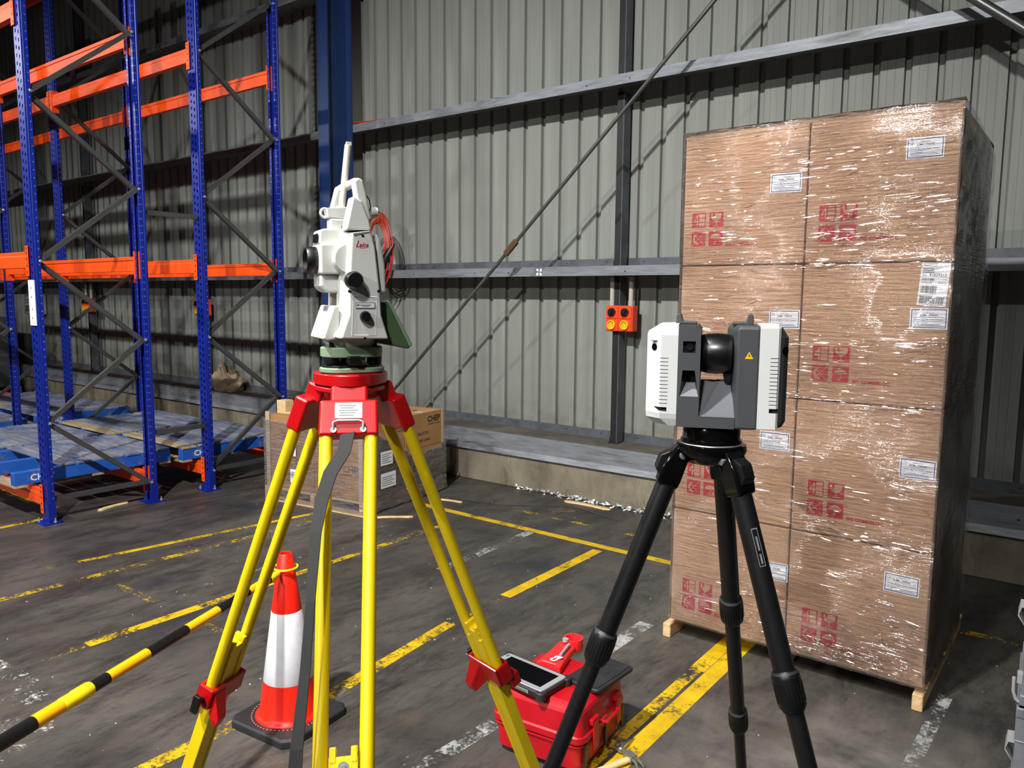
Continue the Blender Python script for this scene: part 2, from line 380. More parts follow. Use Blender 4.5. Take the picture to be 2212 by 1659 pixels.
# vertical bridging channels between the girts (open side towards +x)
n = 6
for x in (-13.72, -10.25, -3.5, -.1):
    for z0, z1 in ((.53, 2.04), (2.13, 3.63), (3.72, 5.22), (5.31, 6.82)):
        g = MB().prism([(x-.03, 6.10), (x+.03, 6.10), (x+.03, 6.105), (x-.025, 6.105), (x-.025, 6.205), (x+.03, 6.205), (x+.03, 6.21), (x-.03, 6.21)], 'z', z0, z1)
        g.box(x-.05, x+.04, 6.09, 6.22, z0, z0+.004); g.box(x-.05, x-.045, 6.12, 6.2, z0, z0+.05)
        g.box(x+.03, x+.037, 6.10, 6.21, z0, z1, 1); o = g.build('trim_%d' % n, ['strut', 'girtdark']); o['kind'] = 'structure'; n += 1
# painted lines: thin worn paint on the slab
def line(x0, y0, x1, y1, w_, wear_or_shade, c='y'):
    d = Vector((x1-x0, y1-y0, 0)).normalized(); s_ = Vector((-d.y, d.x, 0))*w_/2; a = Vector((x0, y0, .0012)); b = Vector((x1, y1, .0012))
    q = MB(); q.open = True; q.quad(a-s_, b-s_, b+s_, a+s_); q.build('paint_line', 'p%s%d' % (c, wear_or_shade), fl_)
for a in ((-1.505, 1.2, -1.505, 3.5, .06, 48), (-1.415, 1.2, -1.415, 4.2, .085, 42), (-1.5, 3.5, -1.5, 4.8, .08, 42), (-4.75, 4.88, -1.2, 4.86, .075, 42), (-1.2, 4.86, 3, 4.85, .07, 57),  # last stretch thinned out to stand for the carton stack's shadow on it
          (-4.0, 5.27, -2.3, 5.27, .06, 57), (-2.86, 1.0, -2.87, 2.1, .075, 52), (-2.72, 2.0, -2.84, 3.15, .075, 48), (-2.84, 3.15, -2.84, 3.7, .05, 57), (-2.84, 3.66, -2.85, 4.78, .08, 42),
          (-4.16, 1.5, -4.16, 1.75, .06, 57), (-4.16, 1.75, -4.16, 2.9, .075, 48), (-4.17, 3.0, -4.16, 4.5, .06, 52), (-5.2, 1.6, -5.06, 4.1, .065, 52), (-5.53, 2.3, -5.23, 4.2, .055, 48), (-5.65, 1.6, -5.53, 2.3, .05, 57),
          (-6.82, 1.0, -6.83, 2.7, .06, 48), (-3.95, 2.27, -3.6, 2.29, .06, 57), (-4.9, 2.26, -4.4, 2.27, .05, 57), (-6.3, 3.9, -6.3, 4.9, .05, 57), (-7.4, 2.75, -9.5, 2.75, .07, 52), (-7, 3.6, -9.5, 3.6, .07, 52), (-7, 4.4, -9.5, 4.4, .07, 52)):
    line(*a)
for a in ((-3.47, 3.75, -3.5, 4.85, .08, 52), (-1.97, 3.4, -1.96, 3.85, .09, 48), (-2.02, 2.0, -1.99, 2.5, .08, 52), (-.49, 3.25, -.47, 4.0, .06, 52), (-.62, 2.6, -.5, 3.2, .07, 57), (-4.45, 2.5, -4.4, 3.6, .05, 57)):
    line(*a, c='w')
q = MB(); q.open = True; q.raw([(x, y, .001) for x, y in ((-4.3, .9), (-3.3, 1.0), (-3.45, 1.3), (-3.85, 1.45), (-4.4, 1.4))], [(0, 1, 2, 3, 4)]); q.build('paint_spill', 'dust', fl_)

# steel portal column
c = thing('steel_column', 'dark blue steel I-section building column standing in front of the corrugated wall', 'column', (-6.82, 5.72, 0))
MB().box(-.085, .085, -.17, -.155, 0, 8.5).build('front_flange', 'column', c); MB().box(-.085, .085, .15, .165, 0, 8.5).build('back_flange', 'column', c)
MB().box(-.006, .006, -.155, .15, 0, 8.5).build('web', 'column', c); MB().box(-.15, .15, -.22, .18, 0, .02).build('base_plate', 'column', c)
# diagonal bracing rods
def rod(label, a, b, r, tb):
    a, b = Vector(a), Vector(b); c = thing('brace_rod', label, 'brace', a)
    MB().tube([(0, 0, 0), b-a], r, 10).build('rod', 'brace', c, smooth=40)
    d = (b-a)
    if tb:
        p = d*tb; u = d.normalized()
        MB().tube([p-u*.09, p-u*.08, p+u*.08, p+u*.09], [.018, .03, .03, .018], 6).build('turnbuckle', 'cable_rust', c, label='rusty brown turnbuckle')
    return c
M['cable_rust'] = mat('rust', (96, 76, 52), .6, .3)
rod('thin diagonal steel brace rod with turnbuckle crossing the wall down to the column', (-6.73, 5.62, .06), (-1.2, 5.62, 5.19), .016, .435)
rod('thick dark steel brace tube crossing the upper right corner of the wall', (-4.0, 5.62, 6.39), (.9, 5.62, 2.25), .03, 0)

# ------------------------------------------------------------------ pallet racking
def upright_mesh():
    u = MB(); u.open = True; h = 6.0; n = 100; p = h/n; xs = [-.06, -.032, -.016, .016, .032, .06]; D = .05
    for i in range(n):
        z = i*p; zc = [z, z+.017, z+.043, z+p]
        for k in range(5):
            hole = k in (1, 3)
            if not hole: u.quad((xs[k], 0, z), (xs[k+1], 0, z), (xs[k+1], 0, z+p), (xs[k], 0, z+p))
            else:
                o_ = .012 if k == 1 else -.004; zz = [z, z+.017+o_-.004, z+.043+o_-.004, z+p]
                u.quad((xs[k], 0, zz[0]), (xs[k+1], 0, zz[0]), (xs[k+1], 0, zz[1]), (xs[k], 0, zz[1])); u.quad((xs[k], 0, zz[2]), (xs[k+1], 0, zz[2]), (xs[k+1], 0, zz[3]), (xs[k], 0, zz[3]))
        for s_ in (-1, 1):
            x = .06*s_; ya, yb_ = .034, .042
            u.quad((x, 0, z), (x, ya, z), (x, ya, z+p), (x, 0, z+p)); u.quad((x, yb_, z), (x, D, z), (x, D, z+p), (x, yb_, z+p))
            u.quad((x, ya, z), (x, yb_, z), (x, yb_, z+.024), (x, ya, z+.024)); u.quad((x, ya, z+.033), (x, yb_, z+.033), (x, yb_, z+p), (x, ya, z+p))
            u.quad((x, ya, z+.024), (x, yb_, z+.024), (x, yb_, z+.033), (x, ya, z+.033), 1)
            a, b, c1, c2 = x, .026*s_, .049*s_, .041*s_
            u.quad((a, D, z), (c1, D, z), (c1, D, z+p), (a, D, z+p)); u.quad((c2, D, z), (b, D, z), (b, D, z+p), (c2, D, z+p))
            u.quad((c1, D, z), (c2, D, z), (c2, D, z+.024), (c1, D, z+.024)); u.quad((c1, D, z+.033), (c2, D, z+.033), (c2, D, z+p), (c1, D, z+p)); u.quad((c1, D, z+.024), (c2, D, z+.024), (c2, D, z+.033), (c1, D, z+.033), 1)
    for s_ in (-1, 1):
        a = .06*s_
        u.quad((a, .012, 0), (a+.003*s_, .016, 0), (a+.003*s_, .016, h), (a, .012, h)); u.quad((a+.003*s_, .016, 0), (a, .02, 0), (a, .02, h), (a+.003*s_, .016, h))
    return u
FX = (-6.68, -9.58, -12.48, -15.38)
UP = {}
def rack(name, label, yf, yb, nodes_front, nodes_back):
    t_ = thing(name, label, 'rack', (0, 0, 0))
    for fx in FX:
        for y, rot in ((yf, 0), (yb, pi)):
            if 'u' not in UP:
                o = upright_mesh().build('upright', ['blue', 'bolt'], t_); o.location = (fx, y, 0); UP['u'] = o
                b = MB().box(-.085, .085, -.05, .10, 0, .012); b.lathe([(.014, .012), (.014, .024), (.007, .024), (.007, .05)], (.073, .04, 0), 'z', 6, 1); b.lathe([(.014, .012), (.014, .024), (.007, .024), (.007, .045)], (-.06, -.03, 0), 'z', 6, 1)
                b.prism([(-.064, -.004), (.064, -.004), (.064, .054), (.045, .054), (.045, .0505), (.0605, .0505), (.0605, 0), (-.0605, 0), (-.0605, .0505), (-.045, .0505), (-.045, .054), (-.064, .054)], 'z', .012, .17)
                b.build('base_plate', ['blue', 'bolt'], o)
            else: dup(UP['u'], t_, (fx, y, 0), (0, 0, rot))
        # bracing
        pts = [(fx, (yf+.055 if s_ == 'f' else yb-.055), z) for s_, z in sorted([('f', z) for z in nodes_front]+[('b', z) for z in nodes_back], key=lambda q: q[1])]
        seq = []
        fz = sorted(nodes_front); bz = sorted(nodes_back)
        lo = 'f' if len([z for z in fz if z < .2]) and fz[0] < .2 and (len(fz) > 1 and fz[1]-fz[0] > 1) else 'b'
        seq = [(s_, z) for s_, z in sorted([('f', z) for z in fz if z > .2]+[('b', z) for z in bz if z > .2], key=lambda q: q[1])]
        seq = [('b' if seq[0][0] == 'f' else 'f', .19)]+seq
        Y = {'f': yf+.046, 'b': yb-.05}
        C = [(-.018, -.02), (.018, -.02), (.018, .02), (-.018, .02), (-.018, .016), (.014, .016), (.014, -.016), (-.018, -.016)]
        for i in range(len(seq)-1):
            a, b = seq[i], seq[i+1]; off = .016 if i % 2 else -.016
            va, vb = Vector((fx+off, Y[a[0]], a[1])), Vector((fx+off, Y[b[0]], b[1]))
            MB().profile(C, va, vb, (1, 0, 0)).build('brace', 'brace', t_)
        MB().profile(C, (fx, Y['f'], .19), (fx, Y['b'], .19), (1, 0, 0)).build('brace', 'brace', t_)
        if fx > -10:
            for s_, z in seq: MB().lathe([(.013, .06), (.013, .07), (.008, .072), (.008, .078)], (fx, Y[s_], z), 'x', 8).build('bolt', 'bolt', t_)
    # beams
    for i in range(3):
        xa, xb = FX[i+1]+.06, FX[i]-.06
        for y, sg in ((yf, 1), (yb, -1)):
            for zt in (.27, 2.17, 4.045, 5.92):
                k = (sg,)
                if k not in UP:
                    p = [(0, -.125), (0, -.028), (.006, -.024), (.006, 0), (.05, 0), (.05, -.03), (.042, -.03), (.042, -.125)]
                    if sg > 0: p = [(-.006, -.125), (-.006, -.036), (0, -.03), (0, 0), (.035, 0), (.035, -.024), (.046, -.024), (.046, -.125)]
                    o = MB().prism([(a*sg, b) for a, b in p], 'x', 0, 2.78).build('beam', 'orange', t_, bev=.002); UP[k] = o
                    for xx in (0, 2.78):
                        q = MB(); e = 1 if xx == 0 else -1
                        q.box(xx-.004, xx+.004, min(-.012*sg, .062*sg), max(-.012*sg, .062*sg), -.19, .045)
                        q.box(min(xx, xx-.05*e), max(xx, xx-.05*e), min(-.014*sg, -.010*sg), max(-.014*sg, -.010*sg), -.19, .045)
                        for zz in (-.16, -.11, -.06, -.01, .025): q.box(min(xx-.02*e, xx-.032*e), max(xx-.02*e, xx-.032*e), min(-.0155*sg, -.013*sg), max(-.0155*sg, -.013*sg), zz-.007, zz+.007, 1)
                        q.build('connector', ['orange', 'black'], o)
                    o.location = (xa, y, zt)
                else: dup(UP[k], t_, (xa, y, zt))
    return t_
r1 = rack('pallet_rack', 'blue and orange steel pallet rack in the front row, nearest the tripods', 2.555, 3.455, [.176, .817, 2.096, 3.376, 4.656], [.176, 1.452, 2.735, 4.015, 5.29])
o = MB().box(-6.735, -6.63, 2.548, 2.554, 1.596, 1.95); [o.box(-6.69, -6.675, 2.5475, 2.5485, z, z+.016, 1) for z in (1.88, 1.81, 1.715, 1.645)]
o.build('level_sign', ['label', 'midgrey'], r1, label='white level sign strip on the nearest upright')
r2_ = rack('pallet_rack', 'blue and orange steel pallet rack in the rear row, beside the corrugated wall', 3.965, 4.855, [.176, 1.452, 2.735, 4.015, 5.29], [.176, .821, 2.087, 3.366, 4.646])
for z in (.62, 2.55, 4.6):
    MB().box(-6.70, -6.66, 3.455, 3.965, z-.02, z+.02).build('row_spacer', 'brace', r2_)

# blue timber pallets on the bottom beams
def pallet(label, x0, x1, y0, y1, z, dy0=None, mats=('deck', 'bearer'), nb=7, grp='blue timber pallets on the rack beams', txt=True, name='timber_pallet', rot=0, h=.15, bot=True):
    t_ = thing(name, label, 'pallet', (x1, y0, z), rot, grp); X = x1-x0; Y = y1-y0; d0 = (dy0-y0) if dy0 else 0
    bw = .075 if txt else .045
    for xx in (-X, -X/2-bw/2, -bw):
        q = MB().box(xx, xx+bw, 0, Y, .022 if bot else 0, h-.02)
        if txt and xx == -bw:
            q.text('CHEP', .075, (.001, .12, .05), (0, 1, 0), (0, 0, 1), 1, bold=.012)
        q.build('bearer', [mats[1], 'label'], t_, bev=.004, seg=1)
    pitch = (Y-d0)/nb
    for i in range(nb):
        jz = random.uniform(-.002, .003); a = d0+i*pitch
        q = MB().box(-X-random.uniform(0, .012), random.uniform(0, .012), a+.006, a+pitch-random.uniform(.012, .024), h-.02+jz, h+jz)
        q.build('deck_board', mats[0] if i or mats[0] != 'deck' else random.choice(['deck', 'deckpale']), t_, bev=.003, seg=1)
    if bot:
        for a in (0, Y/2-.05, Y-.1): MB().box(-X, 0, a, a+.1, 0, .022).build('bottom_board', mats[0] if mats[0] != 'deck' else 'deckpale', t_, bev=.003, seg=1)
    return t_
pallet('worn blue pallet at the near end of the front rack row, nearest the camera', -8.03, -6.9, 2.42, 3.74, .27, 2.77)
pallet('worn blue pallet left of the nearest one in the front rack row', -9.3, -8.1, 2.6, 3.66, .27)
pallet('worn blue pallet at near end of rear rack row, beside wrapped carton load', -7.95, -6.8, 3.8, 4.95, .27)
pallet('worn blue pallet left of the near one in the rear rack row', -9.26, -8.06, 3.72, 4.9, .27)
pallet('worn blue pallet in the second bay of the rear rack row', -11.1, -9.9, 3.74, 4.85, .27)
pallet('faded pallet in the second bay of the front rack row', -10.9, -9.75, 2.6, 3.6, .27)
pallet('dark blue pallet lying on the floor between rear rack and concrete upstand', -9.5, -8.3, 4.98, 5.86, .0, nb=5, txt=False, grp=None)
pallet('grey pallet deep in the second bay of the rear rack row', -12.35, -11.2, 3.8, 4.8, .27, grp='blue timber pallets on the rack beams')

# ------------------------------------------------------------------ wrapped carton load by the wall (centre)
RZ = R(7.4); LO = (-4.83, 4.28)
def at_load(x, y, z=0): return (LO[0]+x*cos(RZ)-y*sin(RZ), LO[1]+x*sin(RZ)+y*cos(RZ), z)
p_ = pallet('pale timber pallet under the wrapped brown carton load', LO[0]-1.14, LO[0]+.02, LO[1]-.02, LO[1]+1.16, 0, mats=('pine', 'pine_y'), grp=None, txt=False, rot=RZ, h=.13)
p_.location = at_load(.01, -.02)
CW, CD, CH_ = .56, .57, .325
def chep_marks(w_, h_):
    m_ = MB()
    def face(o, xd):
        o = Vector(o); xd = Vector(xd); n_ = xd.cross(Vector((0, 0, 1)))*.0015
        m_.text('CHEP', .075, o+n_+xd*(w_*.60)+Vector((0, 0, h_*.70)), xd, (0, 0, 1), 0, bold=.02, width=w_*.36)
        m_.text('A Brambles Company', .024, o+n_+xd*(w_*.60)+Vector((0, 0, h_*.61)), xd, (0, 0, 1), 0, width=w_*.36)
        m_.text('PALLECON', .042, o+n_+xd*(w_*.33)+Vector((0, 0, h_*.36)), xd, (0, 0, 1), 0, width=w_*.3)
        m_.text('Liquid Liners', .042, o+n_+xd*(w_*.29)+Vector((0, 0, h_*.17)), xd, (0, 0, 1), 0, width=w_*.38)
    face((-CW+.003, .003, 0), (1, 0, 0)); face((-.003, .003, 0), (0, 1, 0))
    m_.text('CHEP', .07, (-.12, CD*.3, h_-.0015), (0, 1, 0), (-1, 0, 0), 0, bold=.02, width=.2)
    m_.text('CHEP', .07, (-.3, CD*.3, h_-.0015), (0, 1, 0), (-1, 0, 0), 0, bold=.02, width=.2)
    return m_
fc = None
names = {(0, 0): 'front left', (1, 0): 'front right', (0, 1): 'rear left', (1, 1): 'rear right'}
for k in (0, 1):
    for j in (0, 1):
        for i in (0, 1):
            lab = 'brown liner carton, %s of %s layer, wrapped load%s' % (names[(i, j)], ('bottom', 'top')[k], ', its side bare' if (i, j, k) == (1, 1, 1) else '')
            c = thing('liner_carton', lab, 'carton', at_load(-1.12+CW*(i+1), CD*j, .13+CH_*k+.004), RZ, 'liner cartons on the wrapped load')
            if fc is None:
                fc = [MB().box(-CW+.003, -.003, .003, CD-.003, 0, CH_-.003).build('carton_body', 'card2', c, bev=.004),
                      chep_marks(CW-.006, CH_).build('printed_lettering', 'blackink', c, kind='stuff'),
                      MB().box(-CW+.003, -.003, CD/2-.03, CD/2+.03, CH_-.003, CH_-.002).build('packing_tape', 'cardpost', c)]
            else:
                for q in fc: dup(q, c)
for x, y, lab in ((-1.125, -.006, 'left'), (.001, -.004, 'right')):
    o = thing('edge_protector', 'pale cardboard edge protector on the %s front corner of the wrapped carton load' % lab, 'edge protector', at_load(x, y, .12), RZ, 'edge protectors on the wrapped load')
    s_ = -1 if lab == 'right' else 1
    MB().prism([(-.004*s_, -.004), (.045*s_, -.004), (.045*s_, 0), (0, 0), (0, .045), (-.004*s_, .045)], 'z', 0, .69).build('board', 'cardpost', o)
for y in (1.13,):
    o = thing('edge_protector', 'pale cardboard edge strip on the far right corner of the wrapped load', 'edge protector', at_load(.0, y, .46), RZ, 'edge protectors on the wrapped load')
    MB().box(.0, .004, 0, .03, 0, .325).build('board', 'cardpost', o)
fo = thing('stretch_wrap', 'clear crumpled stretch film around the brown liner carton load', 'stretch film', at_load(0, 0), RZ)
def wrap_panel(fn, nu, nv, amp, name, mt):
    q = MB(); q.open = True; vs = []; fs = []
    for i in range(nu+1):
        for j in range(nv+1): vs.append(fn(i/nu, j/nv, random.uniform(-1, 1)*amp))
    for i in range(nu):
        for j in range(nv): a = i*(nv+1)+j; fs.append((a, a+nv+1, a+nv+2, a+1))
    return q.raw(vs, fs).build(name, mt, fo, smooth=180)
top = lambda v_: .74 if v_ < .1 else (.74-(v_-.1)/.45*.29 if v_ < .55 else .45)
wrap_panel(lambda u, v_, e: (-1.145+1.155*u, -.022+e, .015+v_*.73), 30, 30, .003, 'front_film', 'film2')
wrap_panel(lambda u, v_, e: (.018+e+.05*max(0, .25-v_)*u*1.2, -.02+1.2*u, .01+(top(u)-.01)*v_), 30, 24, .006, 'side_film', 'film2')
wrap_panel(lambda u, v_, e: (-1.145+e, -.02+1.17*(1-u), .015+v_*.73), 20, 20, .003, 'side_film', 'film2')
for x0_, z0_, w_, h_, side in ((-.86, .44, .11, .10, 0), (-.82, .2, .13, .12, 0), (.2, .2, .2, .13, 1), (.2, .40, .16, .12, 1)):
    q = MB()
    if side == 0: q.box(x0_, x0_+w_, -.0225, -.0215, z0_, z0_+h_); [q.box(x0_+.012, x0_+w_-.015-.02*(i % 2), -.0232, -.0226, z0_+.02+i*.018, z0_+.026+i*.018, 1) for i in range(5)]
    else: q.box(.024, .025, x0_, x0_+w_, z0_, z0_+h_); [q.box(.0251, .0257, x0_+.012, x0_+w_-.02-.03*(i % 2), z0_+.02+i*.018, z0_+.026+i*.018, 1) for i in range(5)]
    q.build('paper_label', ['label', 'midgrey'], fo)
o = thing('timber_dunnage', 'pale pine plank with blocks lying on top of the wrapped brown load', 'timber', at_load(-1.1, .1, .782), RZ)
MB().box(0, 1.02, 0, .1, 0, .02).build('plank', 'pine', o, bev=.003)
for x, h_, y in ((.0, .1, .0), (.52, .05, -.03), (.95, .035, -.04)): MB().box(x, x+.11, y, y+.1, .02, .02+h_).build('block', 'pine', o, bev=.004)

# ------------------------------------------------------------------ tall carton stack on the right
BX, BY = -1.785, 3.775
W2, ZT, DP = .6235, (.10, .727, 1.373, 2.017, 2.672), .55
o = pallet('pale timber pallet under the tall stack of sleeve cartons', BX-.03, -.53, BY-.02, BY+1.12, 0, mats=('pine', 'pine_y'), grp=None, txt=False, h=.098, bot=False, nb=5, dy0=BY+.05)
# print: four red handling pictograms and the maker's name
def pictos():
    q = MB(); s_ = .0735; g = .0195
    def tile(x, z, holes):
        q.quad((x, -.0012, z), (x+s_, -.0012, z), (x+s_, -.0012, z+s_), (x, -.0012, z+s_), 0)
        for poly in holes: q.raw([(x+a*s_, -.0018, z+b*s_) for a, b in poly], [tuple(range(len(poly)))], 1)
    tile(0, s_+g, [[(.52, .06), (.94, .06), (.94, .33), (.52, .33)], [(.52, .38), (.94, .38), (.94, .63), (.52, .63)], [(.52, .68), (.94, .68), (.94, .94), (.52, .94)]])
    q.text('4', s_*1.15, (.1*s_, -.002, s_+g+.1*s_), mi=1, width=s_*.4)
    bowl = [(.12, .92)]+[(.5-.38*cos(a), .82-.44*sin(a)) for a in [pi*k/10 for k in range(0, 11)]]+[(.88, .92)]
    tile(s_+g, s_+g, [bowl, [(.47, .4), (.53, .4), (.53, .12), (.47, .12)], [(.28, .12), (.72, .12), (.72, .06), (.28, .06)]])
    x, z = s_+g, s_+g
    q.raw([(x+a*s_, -.0023, z+b*s_) for a, b in ((.26, .93), (.4, .93), (.36, .78), (.44, .78), (.3, .6), (.32, .72), (.24, .72))], [tuple(range(7))], 0)
    cres = [(.5+.4*cos(a), .5+.4*sin(a)) for a in [R(110+k*16) for k in range(0, 11)]]+[(.55+.3*cos(a), .52+.3*sin(a)) for a in [R(270-k*16) for k in range(0, 11)]]
    tile(0, 0, [cres]+[[(.05, .08), (.08, .05), (.95, .92), (.92, .95)], [(.08, .95), (.05, .92), (.92, .05), (.95, .08)]])
    um = [(.1, .5)]+[(.5-.4*cos(a), .5+.34*sin(a)) for a in [pi*k/10 for k in range(0, 11)]]+[(.9, .5), (.77, .55), (.63, .5), (.5, .55), (.37, .5), (.23, .55)]
    tile(s_+g, 0, [um, [(.475, .52), (.525, .52), (.525, .18), (.475, .18)], [(.34, .22), (.38, .12), (.475, .1), (.525, .18), (.475, .2), (.42, .17), (.39, .24)]])
    q.text('SIG COMBIBLOC', .0215, (.182, -.0012, .0), mi=0, bold=.035, width=.16)
    return q
def sticker():
    q = MB().box(0, .148, -.0012, 0, 0, .091)
    y = -.0016
    for a, b, c_, d in ((.005, .005, .143, .009), (.005, .082, .143, .086)): q.quad((a, y, b), (c_, y, b), (c_, y, d), (a, y, d), 1)
    for a, c_ in ((.005, .009), (.139, .143)): q.quad((a, y, .009), (c_, y, .009), (c_, y, .082), (a, y, .082), 1)
    q.text('SIGMA - STRAWS', .0125, (.04, y, .056), mi=2, bold=.02, width=.07); q.text('infinity', .009, (.055, y, .07), mi=1, width=.04); q.text('32', .013, (.045, y, .037), mi=2, bold=.02)
    for a, b in ((.018, .04), (.062, .075), (.08, .098), (.104, .13)): q.quad((a, y, .04), (b, y, .04), (b, y, .0425), (a, y, .0425), 2)
    for a, b, z in ((.015, .133, .05), (.015, .133, .033)): q.quad((a, y, z), (b, y, z), (b, y, z+.0012), (a, y, z+.0012), 1)
    for x in (.015, .04, .06, .078, .1, .133): q.quad((x, y, .033), (x+.001, y, .033), (x+.001, y, .05), (x, y, .05), 1)
    for a, b, z in ((.015, .07, .026), (.015, .12, .02), (.02, .13, .014)): q.quad((a, y, z), (b, y, z), (b, y, z+.0022), (a, y, z+.0022), 1)
    q.torus((.02, y, .07), .006, .0008, 'y', 10, 4, 1)
    return q
bd = pc = stk = None
tier = ('bottom', 'second from bottom', 'third from bottom', 'top')
ST = {(1, 3): (-.749, 2.454), (0, 3): (-1.336, 2.354), (0, 2): (-1.312, 1.706), (1, 2): (-.69, 1.724), (0, 1): (-1.331, 1.108), (1, 1): (-.694, 1.059), (0, 0): (-1.308, .45), (1, 0): (-.727, .52)}
IC = {(1, 3): (-1.101, 2.116), (0, 3): (-1.733, 2.115), (1, 2): (-1.097, 1.467), (0, 2): (-1.728, 1.466), (1, 1): (-1.087, .82), (0, 1): (-1.711, .819), (1, 0): (-1.084, .18), (0, 0): (-1.715, .184)}
for k in range(4):
    for i, j in ((0, 0), (1, 0), (1, 1)):
        hgt = ZT[k+1]-ZT[k]
        lab = ('sleeve carton, %s tier of the tall stack, %s' % (tier[k], ('left column', 'right column')[i])) if j == 0 else 'shaded rear sleeve carton, %s tier, right side of the tall stack' % tier[k]
        ox = random.uniform(0, .003) if k else 0
        c = thing('sleeve_carton', lab, 'carton', (BX+W2*i+ox, BY+DP*j+random.uniform(0, .006), ZT[k]), 0, 'cartons of the tall stack')
        if bd is None: bd = MB().box(.003, W2-.003, .0, DP-.006, .002, .642).build('carton_body', 'card', c, bev=.008)
        bq = bd if (i, j, k) == (0, 0, 0) else dup(bd, c)
        bq.scale = (1, 1, (hgt-.003)/.643)
        if j == 0:
            ix, iz = IC[(i, k)]; sx_, sz = ST[(i, k)]
            if pc is None: pc = pictos().build('printed_marks', ['redink', 'card'], c, kind='stuff'); stk = sticker().build('paper_label', ['label', 'blueink', 'ink'], c); a, b = pc, stk
            else: a, b = dup(pc, c), dup(stk, c)
            a.location = (ix-BX-W2*i, -.0005, iz-ZT[k]); b.location = (sx_-BX-W2*i, -.0005, sz-ZT[k]); b.rotation_euler = (0, random.uniform(-.02, .02), 0)
        if (i, j, k) == (1, 0, 2):
            q = MB().box(0, .112, -.0012, 0, 0, .186); y = -.0016
            q.text('55442', .015, (.008, y, .168), mi=1, width=.03); q.text('41829213', .018, (.034, y, .128), mi=1, bold=.01, width=.066); q.text('Ref', .011, (.01, y, .128), mi=1)
            q.text('20/02/28', .011, (.008, y, .097), mi=1, width=.04); q.text('206000', .012, (.072, y, .097), mi=1, width=.034); q.text('6.000', .008, (.088, y, .113), mi=1)
            for z in (.158, .150, .142): q.quad((.008, y, z), (.05, y, z), (.05, y, z+.004), (.008, y, z+.004), 2)
            for z0_, z1_, xa, xb in ((.108, .12, .008, .056), (.055, .086, .008, .068), (.008, .042, .008, .1)):
                x = xa
                while x < xb:
                    w_ = random.choice((.0008, .0014, .0022)); q.quad((x, y, z0_), (x+w_, y, z0_), (x+w_, y, z1_), (x, y, z1_), 1); x += w_+random.choice((.0009, .0015, .002))
            o = q.build('shipping_label', ['label', 'blackink', 'midgrey'], c, label='white barcode shipping label')
            o.location = (-.667-BX-W2, -.001, 1.828-ZT[2]); o.rotation_euler = (0, R(3.5), 0)
fo = thing('stretch_wrap', 'clear glossy stretch film around the tall stack of sleeve cartons', 'stretch film', (BX, BY, 0))
TW = W2*2
fbul = lambda v_: .004*abs(sin(v_*4*pi))
wrap_panel(lambda u, v_, e: (.0+(TW+.008)*u, -.010-fbul(v_)+e*.4, .1+2.584*v_), 40, 90, .003, 'front_film', 'film')
wrap_panel(lambda u, v_, e: (TW+.010+e+.012*sin(pi*u), -.012+1.125*u, .092+(2.592-.09*u)*v_), 20, 60, .005, 'side_film', 'film')
wrap_panel(lambda u, v_, e: (-.002+e*.25, -.008+1.12*(1-u), .1+(2.592-.09*(1-u))*v_), 20, 60, .004, 'side_film', 'film')
wrap_panel(lambda u, v_, e: (-.008+(TW+.016)*u, -.012+.12*v_, 2.686+e), 20, 4, .002, 'top_film', 'film')

# taut diagonal wrinkles: narrow tilted facets standing proud of the film, bunched where it is drawn tight
def wrinkles(parent, fn, spots, name='film_wrinkles', mt='wrinkle'):
    q = MB(); q.open = True
    for cx, cz, sx_, sz_, n_, r0 in spots:
        for i in range(n_):
            x, z = random.gauss(cx, sx_), random.gauss(cz, sz_)
            if not (.01 < x < TW-.01 and .12 < z < 2.66): continue
            L = random.choice((.012, .02, .03, .05, .09)); wd = random.uniform(.0012, .0034); t_ = R(random.gauss(24, 8)); r_ = R(r0+random.gauss(0, 3)); yw = R(random.gauss(6, 7))
            d = Vector((cos(r_)*cos(yw), sin(yw), sin(r_))); n_v = Vector((sin(yw)*cos(t_), -cos(yw)*cos(t_), sin(t_))); n_v = (n_v-d*n_v.dot(d)).normalized(); u = d.cross(n_v)
            p = Vector((x, -.019, z)); a, b = d*L/2, u*wd
            q.raw([p-a, p+b, p+a, p-b], [(0, 1, 2, 3)])
    q.build(name, mt, parent, kind='stuff')
wrinkles(fo, None, [(.2, 2.5, .10, .10, 150, 4), (.5, 2.56, .09, .06, 130, 4), (.33, 2.33, .12, .12, 150, 3), (.3, 2.16, .08, .08, 90, 2), (.62, 2.42, .05, .1, 70, 3), (.95, 2.52, .16, .06, 240, 5), (.78, 2.38, .08, .12, 130, 3),
                    (.98, 2.32, .12, .10, 190, 4), (1.12, 2.28, .1, .06, 150, 6), (.85, 2.17, .14, .04, 130, 1), (.95, 2.12, .2, .02, 90, 2), (1.15, 2.62, .06, .04, 70, 3), (.5, 2.03, .3, .01, 90, 0), (1.0, 2.01, .25, .012, 120, 1),
                    (.25, 1.78, .15, .1, 60, 0), (.6, 1.65, .1, .12, 60, -1), (1.05, 1.66, .12, .03, 90, 2), (.9, 1.6, .2, .1, 60, 0), (.8, 1.4, .25, .02, 80, -2), (1.1, 1.37, .12, .015, 80, -2), (.9, 1.18, .2, .12, 90, -4), (1.1, 1.02, .1, .05, 80, -5),
                    (.8, .95, .2, .08, 80, -6), (1.1, .74, .1, .02, 90, -6), (.9, .8, .15, .05, 60, -6), (1.0, .55, .15, .1, 60, -7), (.3, .7, .2, .3, 60, -4), (1.0, .2, .16, .05, 190, -7), (.85, .16, .16, .03, 170, -8), (1.15, .32, .08, .06, 90, -7), (.3, .25, .2, .1, 60, -5), (.7, 1.3, .35, .7, 120, -2)])
